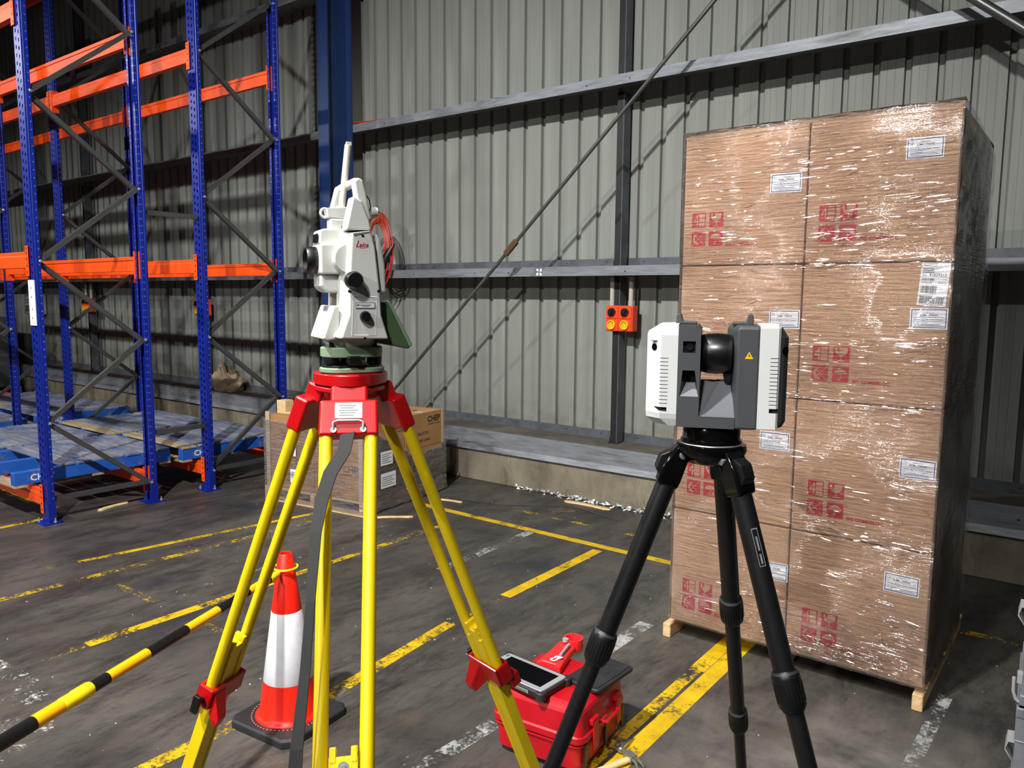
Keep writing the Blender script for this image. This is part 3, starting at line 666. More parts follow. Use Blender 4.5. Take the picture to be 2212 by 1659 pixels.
# ------------------------------------------------------------------ things on the wall
def sockets(label, x, z):
    t_ = thing('socket_outlet', label, 'power outlet', (x, 6.05, z), 0, 'orange power outlets on the wall struts')
    MB().box(-.135, .135, 0, .10, -.12, .11).build('housing', 'socketorange', t_, bev=.012)
    for sx_ in (-.066, .066):
        MB().box(sx_-.06, sx_+.06, -.012, 0, -.005, .105).build('switch_plate', 'socketorange', t_, bev=.004); MB().box(sx_-.06, sx_+.06, -.012, 0, -.115, -.01).build('outlet_plate', 'socketorange', t_, bev=.004)
        q = MB().lathe([(.038, .012), (.036, .03), (.0, .032)], (sx_, 0, .052), 'y', 20); q.x = Matrix.Translation((sx_, -.034, .052)) @ Matrix.Rotation(R(30), 4, 'Y'); q.box(-.01, .01, -.01, 0, -.036, .036); q.build('rotary_switch', 'black', t_, smooth=35)
        q = MB(); q.lathe([(.042, .012), (.042, .03), (.033, .03), (.033, .016), (0, .016)], (sx_, 0, -.06), 'y', 20); q.box(sx_-.02, sx_-.012, -.024, -.016, -.075, -.05); q.box(sx_+.012, sx_+.02, -.024, -.016, -.075, -.05); q.box(sx_-.012, sx_+.012, -.024, -.016, -.045, -.035)
        q.build('outlet_ring', 'socketyellow', t_, smooth=35)
    for a, b in ((-.1, .11), (.09, -.1)):
        MB().tube([(a, .05, b if b > 0 else -.05), (a, .05, 2.03-z)], .022, 10).build('conduit', 'box_cream', t_, smooth=40)
    return t_
sockets('orange double power outlet with black switches beside the tall carton stack', -3.44, 1.67)
sockets('dim orange power outlet seen behind the second rack upright pair', -10.2, 1.67)
sockets('dim orange power outlet deep behind the rack diagonals at far left', -13.68, 1.66)
q = MB(); y = 5.887
q.box(-4.235, -4.165, 5.8875, 5.889, 2.045, 2.113, 1)
for sx_ in (-1, 1):
    for sz in (-1, 1):
        q.raw([(-4.2+sx_*a, 5.887, 2.079+sz*b) for a, b in ((.006, .003), (.031, .008), (.031, .031), (.012, .031))], [(0, 1, 2, 3)]) if sx_*sz > 0 else q.raw([(-4.2+sx_*a, 5.887, 2.079+sz*b) for a, b in ((.003, .006), (.008, .031), (.031, .031), (.031, .012))], [(0, 1, 2, 3)])
tag(q.build('survey_target', ['label', 'galv']), 'small white cross survey target stuck on the middle wall girt', 'target')
c = thing('cable_coil', 'orange extension cable coiled on the wall behind the total station', 'cable', (-6.3, 5.85, 2.3))
q = MB()
for k in range(9):
    a = random.uniform(-.03, .03); r_ = .16+.012*k; pts = [(.02*sin(k)+r_*.85*cos(th)+a, -.03+.012*sin(k*2+th), .06+r_*1.65*sin(th)-.02*k*.2) for th in [2*pi*i/28 for i in range(29)]]
    q.tube(pts, .008, 6, cap=False)
q.build('cable_loops', 'cable', c, smooth=60)
q = MB(); q.tube([(-.2, 0, -.1), (-.05, -.04, -.19), (.12, -.05, -.12), (.2, -.03, .02), (.235, 0, .1)], [.03, .05, .055, .04, .01], 10); q.build('black_sleeve', 'black', c, smooth=50)
MB().tube([(0, .0, .32), (0, .03, .36), (0, .04, .33)], .006, 6).build('hook', 'darksteel', c)
o = MB().tube([(-6.72, 5.9, 3.735), (-6.5, 5.93, 3.722), (-6.3, 5.95, 3.725)], .012, 6).build('cable_end', 'cable'); tag(o, 'short end of orange cable lying on the upper girt beside the column', 'cable')
# sack on the ledge
bm = bmesh.new(); bmesh.ops.create_icosphere(bm, subdivisions=4, radius=1)
from mathutils import noise as mn
for v_ in bm.verts:
    p = v_.co.copy(); n_ = mn.noise(p*2.2)*.2+mn.noise(p*5)*.10+abs(mn.noise(p*3.1))*.14
    z = max(p.z, -.55); v_.co = Vector((p.x*(1+n_)*.27+(.05 if p.x > 0 else 0), p.y*(1+n_)*.16, (z+.55)*(1+n_*1.2)*.19*(1.15 if p.x < 0 else .8)))
me = bpy.data.meshes.new('paper_sack'); bm.to_mesh(me); bm.free(); me.materials.append(M['sack'])
c = thing('paper_sack', 'crumpled brown paper sack lying on the ledge behind the rack', 'sack', (-9.62, 6.07, .523), R(-8))
o = bpy.data.objects.new('sack_body', me); COL.objects.link(o); o.parent = c
q = MB().ribbon([(.06, -.16, .03), (.16, -.17, .1), (.28, -.12, .17), (.33, -.02, .16)], (.3, -.5, .6), .1, .012); q.build('folded_mouth', 'sack', c)
c = thing('switch_box', 'cream electrical switch box with black lettered label on wall at far left', 'switch box', (-16.05, 6.1, 1.64))
MB().box(-.3, .3, 0, .15, -.19, .19).build('enclosure', 'box_cream', c, bev=.01)
q = MB().box(-.24, -.02, -.003, 0, -.16, .14)
for i in range(3): q.box(-.22+.062*i, -.18+.062*i, -.005, -.003, -.14, -.02, 1); q.box(-.22+.062*i, -.175+.062*i, -.005, -.003, .02, .035, 1); q.box(-.22+.062*i, -.175+.062*i, -.005, -.003, .07, .085, 1)
q.build('warning_label', ['label', 'blackink'], c)
for x in (-.15, 0, .14): MB().tube([(x, .07, .19), (x, .07, .42)], .025, 8).build('conduit', 'box_cream', c, smooth=40)
MB().box(-.16, .1, .02, .14, -.46, -.3).build('junction_box', 'label', c, bev=.01)
for x in (-.08, .04): MB().tube([(x, .07, -.31), (x, .07, -.18)], .02, 8).build('conduit', 'box_cream', c, smooth=40)
c = thing('wrapped_load', 'grey film wrapped load standing against the wall at far left', 'load', (-16.9, 5.3, 0))
MB().prism([(-1, -.5), (.95, -.5), (1, -.4), (1, .5), (-1, .5)], 'z', .13, 1.4).build('wrapped_goods', 'greywrap', c, bev=.04)
for y in (-.45, 0, .4): MB().box(-1, 1, y, y+.1, 0, .13).build('bearer', 'deckpale', c)

# ------------------------------------------------------------------ yellow tripod
T0 = Vector((-1.233, 1.062, 1.696))
tp = thing('survey_tripod', 'yellow tube survey tripod with red head carrying the total station', 'tripod', (T0.x, T0.y, 0))
O = Vector((T0.x, T0.y, 0))
# head plate: rounded triangle with flats
def rtri(r, rc, a0, n_=7):
    out = []
    for k in range(3):
        a = a0+2*pi*k/3; cx, cy = (r-rc)*cos(a), (r-rc)*sin(a)
        for j in range(n_): b = a-pi/3+2*pi/3*j/(n_-1); out.append((cx+rc*cos(b), cy+rc*sin(b)))
    return out
LA = (R(198.7), R(316.8), R(76.8))
q = MB(); tri = rtri(.079, .058, LA[0]); q.prism(tri, 'z', 1.669, 1.694); q.prism([(x*.97, y*.97) for x, y in tri], 'z', 1.655, 1.667); q.lathe([(.055, 1.64), (.06, 1.68)], (0, 0, 0), 'z', 24)
q.build('head_plate', 'red', tp, bev=.004, smooth=40)
q = MB().lathe([(.012, 1.58), (.02, 1.6), (.022, 1.64), (.01, 1.655)], (0, 0, 0), 'z', 16); q.build('centre_screw', 'black', tp, smooth=40)
BL = (Vector((-1.529, .969, 1.074)), Vector((-.956, .797, 1.105)), Vector((-1.157, 1.366, 1.075)))
for k in range(3):
    a = LA[k]; h_ = Vector((cos(a), sin(a), 0)); s_ = Vector((-sin(a), cos(a), 0))
    Pv = h_*.085+Vector((0, 0, 1.63)); B = BL[k]-O; u = (B-Pv).normalized(); n_ = s_.cross(u)   # outward normal of the leg plane
    if n_.dot(h_) < 0: n_ = -n_
    L = Pv.z/-u.z
    leg = bpy.data.objects.new('leg', None); COL.objects.link(leg); leg.parent = tp
    def F(x, y, l): return Pv+s_*x+n_*y+u*l
    def fb(q_, x0, x1, y0, y1, l0, l1, tx=1, mi=0):
        q_.loft([[F(x0, y0, l0), F(x1, y0, l0), F(x1, y1, l0), F(x0, y1, l0)], [F(x0*tx, y0, l1), F(x1*tx, y0, l1), F(x1*tx, y1, l1), F(x0*tx, y1, l1)]], mi)
    # hinge bracket
    q = MB(); fb(q, -.056, .056, -.016, .017, -.012, .062, 1.02); fb(q, -.036, .036, -.03, .01, -.045, -.008)
    q.build('hinge_bracket', 'red', leg, bev=.006, seg=3, smooth=40)
    q = MB(); q.tube([F(-.028, .018, .052), F(-.028, .024, .038), F(-.02, .024, .035), F(.02, .024, .035), F(.028, .024, .038), F(.028, .018, .052)], .0028, 8)
    for sx_ in (-.028, .028): q.tube([F(sx_, .016, .052), F(sx_, .02, .052)], .006, 10)
    q.build('strap_loop', 'silver', leg, smooth=50)
    if k == 1:
        q = MB(); fb(q, -.026, .026, .0172, .0182, -.004, .028); [fb(q, -.019+.003*(i % 2), .018-.004*((i+1) % 3), .0183, .0186, .001+.005*i, .003+.005*i, 1, 1) for i in range(5)]
        q.build('type_plate', ['label', 'midgrey'], leg, label='white printed type plate')
    for sx_ in (-1, 1):
        MB().tube([F(.043*sx_, 0, .05), F(.037*sx_, 0, .73)], .0128, 18).build('tube', 'yellow', leg, smooth=50)
    # sliding inner section with end block, clamp, foot
    q = MB(); fb(q, -.024, .024, -.013, .013, .62, .645); fb(q, -.023, -.012, -.014, .014, .605, .63); fb(q, .012, .023, -.014, .014, .605, .63); fb(q, -.023, .023, -.012, .008, .64, L-.06)
    fb(q, -.027, -.018, -.015, .015, .64, L-.06); fb(q, .018, .027, -.015, .015, .64, L-.06)
    q.build('inner_section', 'yellow', leg, bev=.002)
    q = MB(); q.tube([F(0, .006, .636), F(0, .014, .636)], .009, 12); q.tube([F(0, .014, .636), F(0, .018, .636)], .004, 6); q.build('stop_screw', 'bolt', leg, smooth=40)
    if k != 1: s_ = -s_
    q = MB(); fb(q, -.058, .058, -.022, -.014, .715, .765); fb(q, -.058, .058, .014, .02, .715, .765); fb(q, -.058, -.05, -.022, .02, .715, .765); fb(q, .05, .058, -.022, .02, .715, .765)
    fb(q, -.05, -.026, .012, .03, .755, .79); fb(q, .01, .05, .012, .04, .765, .80)
    q.loft([[F(-.05, -.02, .72), F(-.01, -.02, .72), F(-.01, -.02, .78), F(-.05, -.02, .78)], [F(-.058, -.055, .775), F(-.03, -.055, .775), F(-.03, -.05, .80), F(-.058, -.05, .80)]])
    q.build('leg_clamp', 'red', leg, bev=.003)
    q = MB(); q.tube([F(-.058, 0, .745), F(-.075, 0, .745)], .007, 10); q.loft([[F(-.076, -.009, .724), F(-.086, -.009, .724), F(-.086, .009, .724), F(-.076, .009, .724)], [F(-.072, -.009, .772), F(-.082, -.009, .772), F(-.082, .009, .772), F(-.072, .009, .772)]])
    q.build('wing_screw', 'black', leg, bev=.003)
    q = MB(); q.tube([F(0, 0, L-.08), F(0, 0, L-.05), F(0, 0, L)], [.024, .02, .003], 12); fb(q, -.01, .01, .0, .07, L-.085, L-.075); q.build('foot', 'darksteel', leg, smooth=40)
q = MB().ribbon([Vector(p)-O for p in ((-1.155, 0.992, 1.6), (-1.14, 0.972, 1.585), (-1.128, 0.952, 1.556), (-1.117, 0.91, 1.524), (-1.107, 0.882, 1.483), (-1.086, 0.85, 1.432), (-1.04, 0.8, 1.331), (-1.006, 0.76, 1.234), (-0.97, 0.713, 1.133), (-0.945, 0.683, 1.049), (-0.95, 0.74, 0.96))], (.85, .5, 0), (.027, .027, .027, .027, .025, .021, .016, .017, .021, .025, .026), .003)
q.build('carry_strap', 'webbing', tp, label='black webbing carry strap')

# ------------------------------------------------------------------ total station (local frame: -x front, -y near side)
ts = thing('total_station', 'white robotic total station with antenna standing on the yellow tripod', 'total station', T0, R(64.266))
mm = lambda *p: tuple(x/1000 for x in p)
def pr(q_, poly, y0, y1, mi=0, poly2=None):
    f = lambda P_: [(a/1000, b/1000) for a, b in P_]
    return q_.prism(f(poly), 'y', y0/1000, y1/1000, mi, f(poly2) if poly2 else None)
q = MB(); tri = [(x/1000, y/1000) for x, y in rtri(70, 42, R(90))]
q.prism(tri, 'z', -.001, .010); q.build('tribrach_base', 'sage', ts, bev=.003, smooth=35)
MB().prism([(x*.93, y*.93) for x, y in tri], 'z', .010, .0145).build('spring_plate', 'black', ts, bev=.001)
for a in (90, 210, 330):
    cx, cy = .05*cos(R(a)), .05*sin(R(a))
    MB().lathe([(.010, .0145), (.0145, .0165), (.0155, .02), (.0155, .030), (.013, .0315), (.006, .033), (.006, .06)], (cx, cy, 0), 'z', 20).build('foot_screw', 'black', ts, smooth=35)
tri2 = [(x/1000, y/1000) for x, y in rtri(66, 44, R(90))]
MB().prism(tri2, 'z', .030, .051).build('tribrach_top', 'sage', ts, bev=.003, smooth=35)
MB().box(-.022, .006, -.068, -.045, .018, .034).build('locking_knob', 'black', ts, bev=.003)
MB().lathe([(.046, .0505), (.05, .055), (.058, .066), (.058, .071)], (0, 0, 0), 'z', 40).build('alidade_base', 'white', ts, smooth=40)
near = [(-41, 70), (56, 68), (41, 116), (38, 173), (30, 248), (22, 279), (-16, 273), (-20, 215), (-24, 117)]
inn = [(-48, 70), (56, 68), (46, 116), (42, 173), (36, 248), (26, 284), (-28, 280), (-31, 215), (-34, 117)]
q = MB(); pr(q, near, -85, -30, 0, inn); pr(q, inn, -30, -22)
body = q.build('near_standard', 'white', ts, bev=.004, seg=3, smooth=40)
q = MB(); mir = lambda P_: P_
pr(q, inn, 24, 34); pr(q, inn, 34, 84, 0, near); q.build('far_standard', 'white', ts, bev=.004, seg=3, smooth=40)
q = MB(); pr(q, [(-26, 279), (24, 281), (20, 300), (6, 336), (-11, 344)], -80, -42); q.build('standard_cap', 'white', ts, bev=.003, seg=2)
q = MB(); pr(q, [(-26, 279), (24, 281), (12, 330), (-12, 338)], 44, 78); q.build('standard_cap', 'white', ts, bev=.003, seg=2)
q = MB(); pr(q, [(-14, 273), (24, 279), (22, 277), (-12, 268)], -86, -84.5); q.build('seam', 'midgrey', ts)
# base block and keyboards
q = MB(); q.loft([[mm(-50, -60, 70), mm(56, -60, 70), mm(56, 60, 70), mm(-50, 60, 70)], [mm(-40, -50, 120), mm(42, -50, 120), mm(42, 50, 120), mm(-40, 50, 120)]]); q.build('base_block', 'white', ts, bev=.004)
q = MB(); pr(q, [(-36, 134), (-46, 134), (-69, 69), (-60, 66), (-36, 68)], -57, 57); q.build('front_keyboard', 'white', ts, bev=.003, seg=2)
q = MB(); q.raw([mm(-47.6, -18, 132), mm(-50.8, -18, 123), mm(-50.8, 18, 123), mm(-47.6, 18, 132)], [(0, 1, 2, 3)]); q.build('keyboard_window', 'midgrey', ts)
q = MB(); pr(q, [(44, 136), (64, 142), (70, 136), (114, 53), (105, 46), (40, 59)], -60, 60, 0); q.build('rear_keyboard', 'darksage', ts, bev=.003, label='green rear keyboard')
q = MB(); pr(q, [(62, 141), (71, 137), (115, 54), (108, 48)], -61, 61, 0); q.build('rear_keyboard_rim', 'sage', ts, bev=.003)
# telescope
q = MB(); pr(q, [(-67, 195), (-67, 254), (-16, 256), (-14, 196)], -44, 34); q.build('telescope', 'white', ts, bev=.004, seg=3)
q = MB(); pr(q, [(-66, 254), (-64, 279), (-58, 284), (-16, 285), (-14, 255)], -30, 30); q.build('telescope_top', 'white', ts, bev=.003)
q = MB(); q.raw([mm(-67.5, -22, 258), mm(-66.3, -22, 275), mm(-66.3, 22, 275), mm(-67.5, 22, 258)], [(0, 1, 2, 3)]); q.build('finder_window', 'glass', ts)
q = MB(); pr(q, [(-66, 194), (-66, 172), (-60, 163), (-52, 160), (-24, 158), (-24, 194)], -32, 30); q.build('telescope_bottom', 'white', ts, bev=.006, seg=3)
q = MB(); q.lathe([(.0255, -.064), (.027, -.068), (.027, -.084), (.0245, -.088), (.021, -.088), (.019, -.078), (.0, -.077)], mm(0, 0, 223), 'x', 36); q.build('lens_barrel', 'black', ts, smooth=40)
q = MB(); q.lathe([(.0188, -.0772), (.017, -.079), (.009, -.081), (.0, -.0815)], mm(0, 0, 223), 'x', 28); q.build('objective_lens', 'glass', ts, smooth=60)
q = MB(); q.lathe([(.029, .04), (.029, .062), (.027, .066)], mm(-17, 0, 225), 'y', 40); q.build('axis_drum', 'white', ts, smooth=40)
q = MB()
n_ = 36
for c_, r_, y0, y1 in (((-16, 183), 16.5, 82, 108), ((7, 113), 10.5, 84, 97)):
    o = MB().lathe([(r_*.8/1000, y0/1000), (r_/1000, (y0+3)/1000), (r_/1000, (y1-4)/1000), (r_*.85/1000, y1/1000), (0, y1/1000)], mm(c_[0], 0, c_[1]), 'y', 28)
    for k in range(28): a = 2*pi*k/28; o.tube([mm(c_[0]+r_*cos(a), -y0-4, c_[1]+r_*sin(a)), mm(c_[0]+r_*cos(a), -y1+5, c_[1]+r_*sin(a))], .0008, 4)
    o.build('drive_knob', 'black', ts, smooth=35)
q = MB()
fr_ = [(-15, 152), (31, 151), (30, 76), (-19, 77)]
for i in range(4):
    a, b = fr_[i], fr_[(i+1) % 4]; q.tube([mm(a[0], -85.3, a[1]), mm(b[0], -85.3, b[1])], .0006, 4)
q.build('side_panel_rim', 'lightgrey', ts)
q = MB().box(-.011, .028, -.0863, -.0855, .129, .1405); q.box(-.0095, .0265, -.0866, -.0863, .1305, .139, 1)
q.box(-.0055, .02, -.0869, -.0866, .1350, .1362, 2); q.box(.002, .016, -.0869, -.0866, .1325, .1333, 2); q.lathe([(.0016, .0866), (.0016, .0869)], mm(-7, 0, 135.5), 'y', 10, 2); q.build('serial_plate', ['midgrey', 'label', 'ink'], ts)
q = MB()
for c_ in ((-23, 162), (35, 163), (5, 269), (7, 71)): q.lathe([(.0026, .0845), (.0024, .0862), (0, .0862)], mm(c_[0], 0, c_[1]), 'y', 10)
q.build('screw_heads', 'black', ts, kind='stuff')
q = MB().text('Leica', .0125, mm(-8, -85.6, 247.5), mi=0, shear=.35, bold=.015, width=.024); q.raw([mm(-9, -85.6, 246.6), mm(3, -85.6, 245.2), mm(16, -85.6, 245.4), mm(3, -85.6, 246.0)], [(0, 1, 2, 3)])
q.raw([mm(-8.5, -85.6, 247), mm(-4, -85.6, 259.5), mm(-2.6, -85.6, 259.5), mm(-6.6, -85.6, 247)], [(0, 1, 2, 3)])
q.build('logo_lettering', 'logored', ts)
# carrying handle, antenna
q = MB(); pr(q, [(2, 381), (11, 376), (17, 352), (27, 300), (10, 300), (-4, 330), (-3, 345), (-7, 375)], -74, -46); q.build('handle_post', 'white', ts, bev=.004, seg=3)
q = MB(); pr(q, [(2, 381), (8, 376), (4, 330), (-22, 330), (-9, 378)], 48, 72); q.build('handle_post', 'white', ts, bev=.004, seg=3)
q = MB(); pr(q, [(-7, 381), (9, 382), (10, 367), (-6, 366)], -62, 62); q.build('handle_bar', 'white', ts, bev=.005, seg=3)
q = MB().tube([mm(-15, 0, 312), mm(-14, 0, 318), mm(2, 0, 452)], .0068, 16); q.tube([mm(2, 0, 452), mm(2.6, 0, 457)], [.0068, .004], 16); q.box(-.002, .0075, -.006, .002, .452, .459)
q.build('antenna', 'cream', ts, smooth=40)
q = MB(); pr(q, [(-44, 308), (-10, 305), (22, 308), (24, 324), (8, 332), (-20, 328), (-46, 326)], -14, 14); q.torus(mm(-47, 0, 317), .0085, .003, 'y', 20, 8); q.build('radio_bracket', 'white', ts, bev=.002, smooth=40)
q = MB(); pr(q, [(-40, 284), (-40, 306), (-4, 305), (0, 285)], -16, 16); q.build('radio_stem', 'white', ts, bev=.003)
q = MB(); q.tube([mm(-22, -30, 287), mm(-6, -34, 288)], .0035, 10); q.build('optical_sight', 'black', ts)
q = MB(); q.lathe([(.009, .03), (.01, .034), (.009, .042)], mm(0, -58, 318), 'x', 18); q.build('handle_lock', 'white', ts, smooth=40)
q = MB(); q.tube([mm(18, -60, 352), mm(26, -60, 342), mm(29, -60, 328), mm(27, -60, 318)], .0012, 6); q.build('lock_cord', 'darksteel', ts)
q = MB(); pr(q, [(36, 276), (44, 262), (52, 215), (54, 160), (40, 160), (34, 240)], -76, 60); q.build('battery_cover', 'white', ts, bev=.004)

# ------------------------------------------------------------------ black tripod and laser scanner
SO = Vector((-.594, 1.416, 1.599)); O = Vector((SO.x, SO.y, 0))
bt = thing('carbon_tripod', 'black carbon tube tripod with twist locks carrying the laser scanner', 'tripod', O)
q = MB().lathe([(.03, 1.53), (.052, 1.536), (.064, 1.55), (.068, 1.56), (.066, 1.571), (.06, 1.5735)], (0, 0, 0), 'z', 40); q.build('spider', 'blackgloss', bt, smooth=40)
MB().torus((0, 0, 1.572), .0595, .0028, 'z', 40, 8).build('rim_ring', 'bolt', bt, smooth=60)
PA = (R(217.7), R(347.9), R(98.8)); PB = (Vector((-.758, 1.295, 1.16)), Vector((-.408, 1.36, 1.157)), Vector((-.621, 1.628, 1.164)))
for k in range(3):
    a = (R(213), R(333), R(93))[k]; h_ = Vector((cos(a), sin(a), 0)); s_ = Vector((-sin(a), cos(a), 0)); Pv = h_*.06+Vector((0, 0, 1.555)); u = ((PB[k]-O)-Pv).normalized(); L = Pv.z/-u.z
    n_ = s_.cross(u); n_ = n_ if n_.dot(h_) > 0 else -n_; s2 = n_.cross(u)
    leg = bpy.data.objects.new('leg', None); COL.objects.link(leg); leg.parent = bt
    F = lambda x, y, l: Pv+s2*x+n_*y+u*l
    q = MB(); q.loft([[F(-w_, -d_, l), F(w_, -d_, l), F(w_, e_, l), F(-w_, e_, l)] for w_, d_, e_, l in ((.016, .018, .004, -.017), (.0205, .021, .012, -.004), (.0215, .021, .022, .03), (.022, .0215, .022, .056), (.0205, .0205, .0205, .074))])
    q.build('shoulder', 'blackgloss', leg, bev=.006, seg=3, smooth=40)
    q = MB(); q.loft([[F(-.014, y0, l), F(.014, y0, l), F(.014, y1, l), F(-.014, y1, l)] for y0, y1, l in ((.014, .019, .006), (.018, .033, .02), (.018, .033, .046), (.016, .024, .056))]); q.build('angle_lock', 'black', leg, bev=.003)
    for sx_ in (-1, 1): MB().tube([F(.020*sx_, -.006, .005), F(.025*sx_, -.006, .005), F(.026*sx_, -.006, .005)], [.0075, .0075, .004], 14).build('pivot_bolt', 'bolt', leg, smooth=40)
    MB().tube([F(0, 0, .06), F(0, 0, .40)], .0195, 22).build('upper_tube', 'carbon', leg, smooth=50)
    rad = (.0195, .0165, .0138); ls = (.40, .75, 1.12)
    for j in range(3):
        l0 = ls[j]; r_ = rad[j]
        q = MB().tube([F(0, 0, l) for l in (l0-.008, l0, l0+.006, l0+.03, l0+.055, l0+.066)], [r_+.001, r_+.0055, r_+.0062, r_+.0055, r_+.0055, r_-.001], 24)
        for i in range(24):
            aa = 2*pi*i/24; e_ = s2*cos(aa)+n_*sin(aa); q.tube([F(0, 0, l0+.012)+e_*(r_+.0058), F(0, 0, l0+.048)+e_*(r_+.0055)], .0011, 4)
        q.build('twist_lock', 'black', leg, smooth=35)
        q = MB().tube([F(0, 0, l0-.0065), F(0, 0, l0-.002)], [r_+.0022, r_+.0052], 24, cap=False); q.build('lock_rim', 'darksteel', leg, smooth=60)
        MB().tube([F(0, 0, l0+.05), F(0, 0, (ls[j+1] if j < 2 else L-.02))], r_-.003, 20).build('lower_tube', 'carbon', leg, smooth=50)
    MB().tube([F(0, 0, L-.05), F(0, 0, L-.02), F(0, 0, L)], [.013, .016, .009], 16).build('rubber_foot', 'rubber', leg, smooth=40)
    if k == 1:
        q = MB(); ok = Vector((0, 0, CAM_H))
        e_ = (Vector((0, 0, CAM_H))-(O+F(0, 0, .2))); e_ = (e_-u*e_.dot(u)).normalized(); r3 = u.cross(e_); e2 = (e_*.9-r3*.35).normalized() if (r3.x > 0) == False else (e_*.9+r3*.35).normalized(); t3 = u.cross(e2)
        for a0, b0, c0, d0, mi in ((-.006, .006, .135, .205, 0), (-.0047, .0047, .137, .203, 1), (-.0022, .0022, .139, .146, 0), (-.002, .0015, .150, .176, 2), (-.002, .0015, .182, .2, 2)):
            z_ = .0197+.0004*(mi+1); q.quad(F(0, 0, c0)+e2*z_+t3*a0, F(0, 0, d0)+e2*z_+t3*a0, F(0, 0, d0)+e2*z_+t3*b0, F(0, 0, c0)+e2*z_+t3*b0, mi)
        q.build('name_plate', ['midgrey', 'black', 'midgrey'], leg)
sc = thing('laser_scanner', 'grey and white terrestrial laser scanner standing on the black tripod', 'scanner', SO, R(22.767))
q = MB().lathe([(.05, -.024), (.058, -.0235), (.058, -.019), (.0545, -.017), (.0545, 0), (.05, .011)], (0, 0, 0), 'z', 40); q.build('mount_base', 'blackgloss', sc, smooth=35)
q = MB(); q.lathe([(.008, .054), (.008, .057), (.0045, .057), (.0045, .055), (0, .055)], mm(-46, 26, -8), 'y', 16); q.build('mount_release', 'midgrey', sc, smooth=40)
def plan(poly, z): return [mm(a, b, z) for a, b in poly]
lp = [(-66, -60), (-97, -60), (-125, -34), (-125, 34), (-97, 60), (-66, 60)]
def shr(P_, dx, dy): return [(a+dx if a < -70 else a, b*(1-dy)) for a, b in P_]
q = MB(); q.loft([plan(shr(lp, 16, .10), 11), plan(shr(lp, 1, .03), 24), plan(lp, 34), plan(lp, 182), plan(shr(lp, 2, .02), 189), plan(shr(lp, 24, .06), 203)])
lw = q.build('left_cover', ['lightgrey', 'darkgrey'], sc)
k_ = MB()
for i in range(13): k_.box(-.111, -.083, -.07, -.0585, .0525+i*.00715, .0532+i*.00715+.0006, 1)
k_.prism([(-.110, .046), (-.084, .046), (-.084, .038), (-.098, .039)], 'y', -.07, -.050, 1)
for i in range(12): k_.prism([(-.13, -.030), (-.118, -.030), (-.118, .03), (-.13, .03)], 'z', .034+i*.0042, .0352+i*.0042, 1)
k_.box(-.13, -.1225, -.033, -.028, .09, .178, 1)
cut(lw, k_.build('cutter', ['darkgrey', 'darkgrey'], sc))
q = MB(); dd = Vector((-.68, -.73, 0)); cc = Vector(mm(-110, -47.5, 159)); q.tube([cc-dd*.002, cc+dd*.0012], .0068, 20); q.build('camera_lens', 'blackgloss', sc, smooth=40)
q = MB(); q.box(-.1165, -.1045, -.0535, -.046, .1705, .172); q.build('lens_brow', 'midgrey', sc)
# grey yoke
def side(poly, y0, y1, q_, mi=0): return q_.prism([(a/1000, b/1000) for a, b in poly], 'y', y0/1000, y1/1000, mi)
q = MB(); side([(-66, 10), (-66, 201), (-31, 201), (-25, 194), (-25, 34), (-22, 30), (40, 30), (40, 10)], -60, 60, q); yk = q.build('yoke_left', ['darkgrey', 'black', 'midgrey'], sc)
k_ = MB(); k_.box(-.057, -.034, -.07, -.05, .150, .1715, 1)
cut(yk, k_.build('cutter', ['black', 'black'], sc))
k_ = MB(); k_.loft([[mm(-57, -62, 117), mm(-34, -62, 117), mm(-26, -62, 65), mm(-62, -62, 65)], [mm(-50, -34, 117), mm(-34, -34, 117), mm(-34, -34, 92), mm(-50, -34, 92)]], 1)
cut(yk, k_.build('cutter', ['black', 'black'], sc))
q = MB(); q.raw([mm(-60.4, -59.9, 68), mm(-26.8, -59.9, 68), mm(-34.2, -35, 92.2), mm(-49.8, -35, 92.2)], [(0, 1, 2, 3)]); q.build('notch_ramp', 'midgrey', sc)
q = MB(); q.lathe([(.0075, .053), (.0065, .056), (0, .056)], mm(-45, 0, 161), 'y', 18); q.build('camera_lens', 'glass', sc, smooth=40)
q = MB(); q.loft([[mm(40, -60, 10), mm(80, -60, 10), mm(80, 60, 10), mm(27, 60, 10)], [mm(40, -60, 195), mm(80, -60, 195), mm(80, 60, 195), mm(23, 60, 195)], [mm(46, -57, 202), mm(80, -57, 202), mm(80, 57, 202), mm(30, 57, 202)]])
q.build('yoke_right', 'darkgrey', sc, bev=.004, seg=3)
q = MB(); q.raw([mm(-22, -59, 31), mm(39, -59, 31), mm(41, -52, 36), mm(30, 5, 96), mm(6, 5, 96), mm(-24, -50, 36)], [(0, 1, 2, 5), (2, 3, 4, 5)]); q.loft([[mm(-24, -45, 30), mm(40, -45, 30), mm(30, 6, 30), mm(-24, 6, 30)], [mm(-24, -45.5, 35), mm(40, -45.5, 35), mm(30, 6, 95), mm(-24, 6, 95)]]); q.build('yoke_ramp', 'rampgrey', sc, smooth=25)
q = MB(); q.lathe([(.033, -.028), (.0345, -.027), (.0385, -.012), (.0395, .006), (.038, .024), (.0355, .032), (.0, .033)], mm(0, 0, 146), 'x', 48); q.build('mirror_drum', 'drumblack', sc, smooth=50)
q = MB(); side([(17, 108), (20, 92), (28, 86), (34, 92), (36, 130), (24, 130)], -10, 16, q); q.build('drum_arm', 'black', sc, bev=.004)
q = MB(); q.loft([plan([(79.5, -60), (112, -60), (116, -56), (116, 56), (112, 60), (79.5, 60)], z) for z in (13, 198)]+[plan([(79.5, -57), (111, -57), (114, -52), (114, 52), (111, 57), (79.5, 57)], 204)])
rw = q.build('right_cover', ['lightgrey', 'darkgrey'], sc)
k_ = MB()
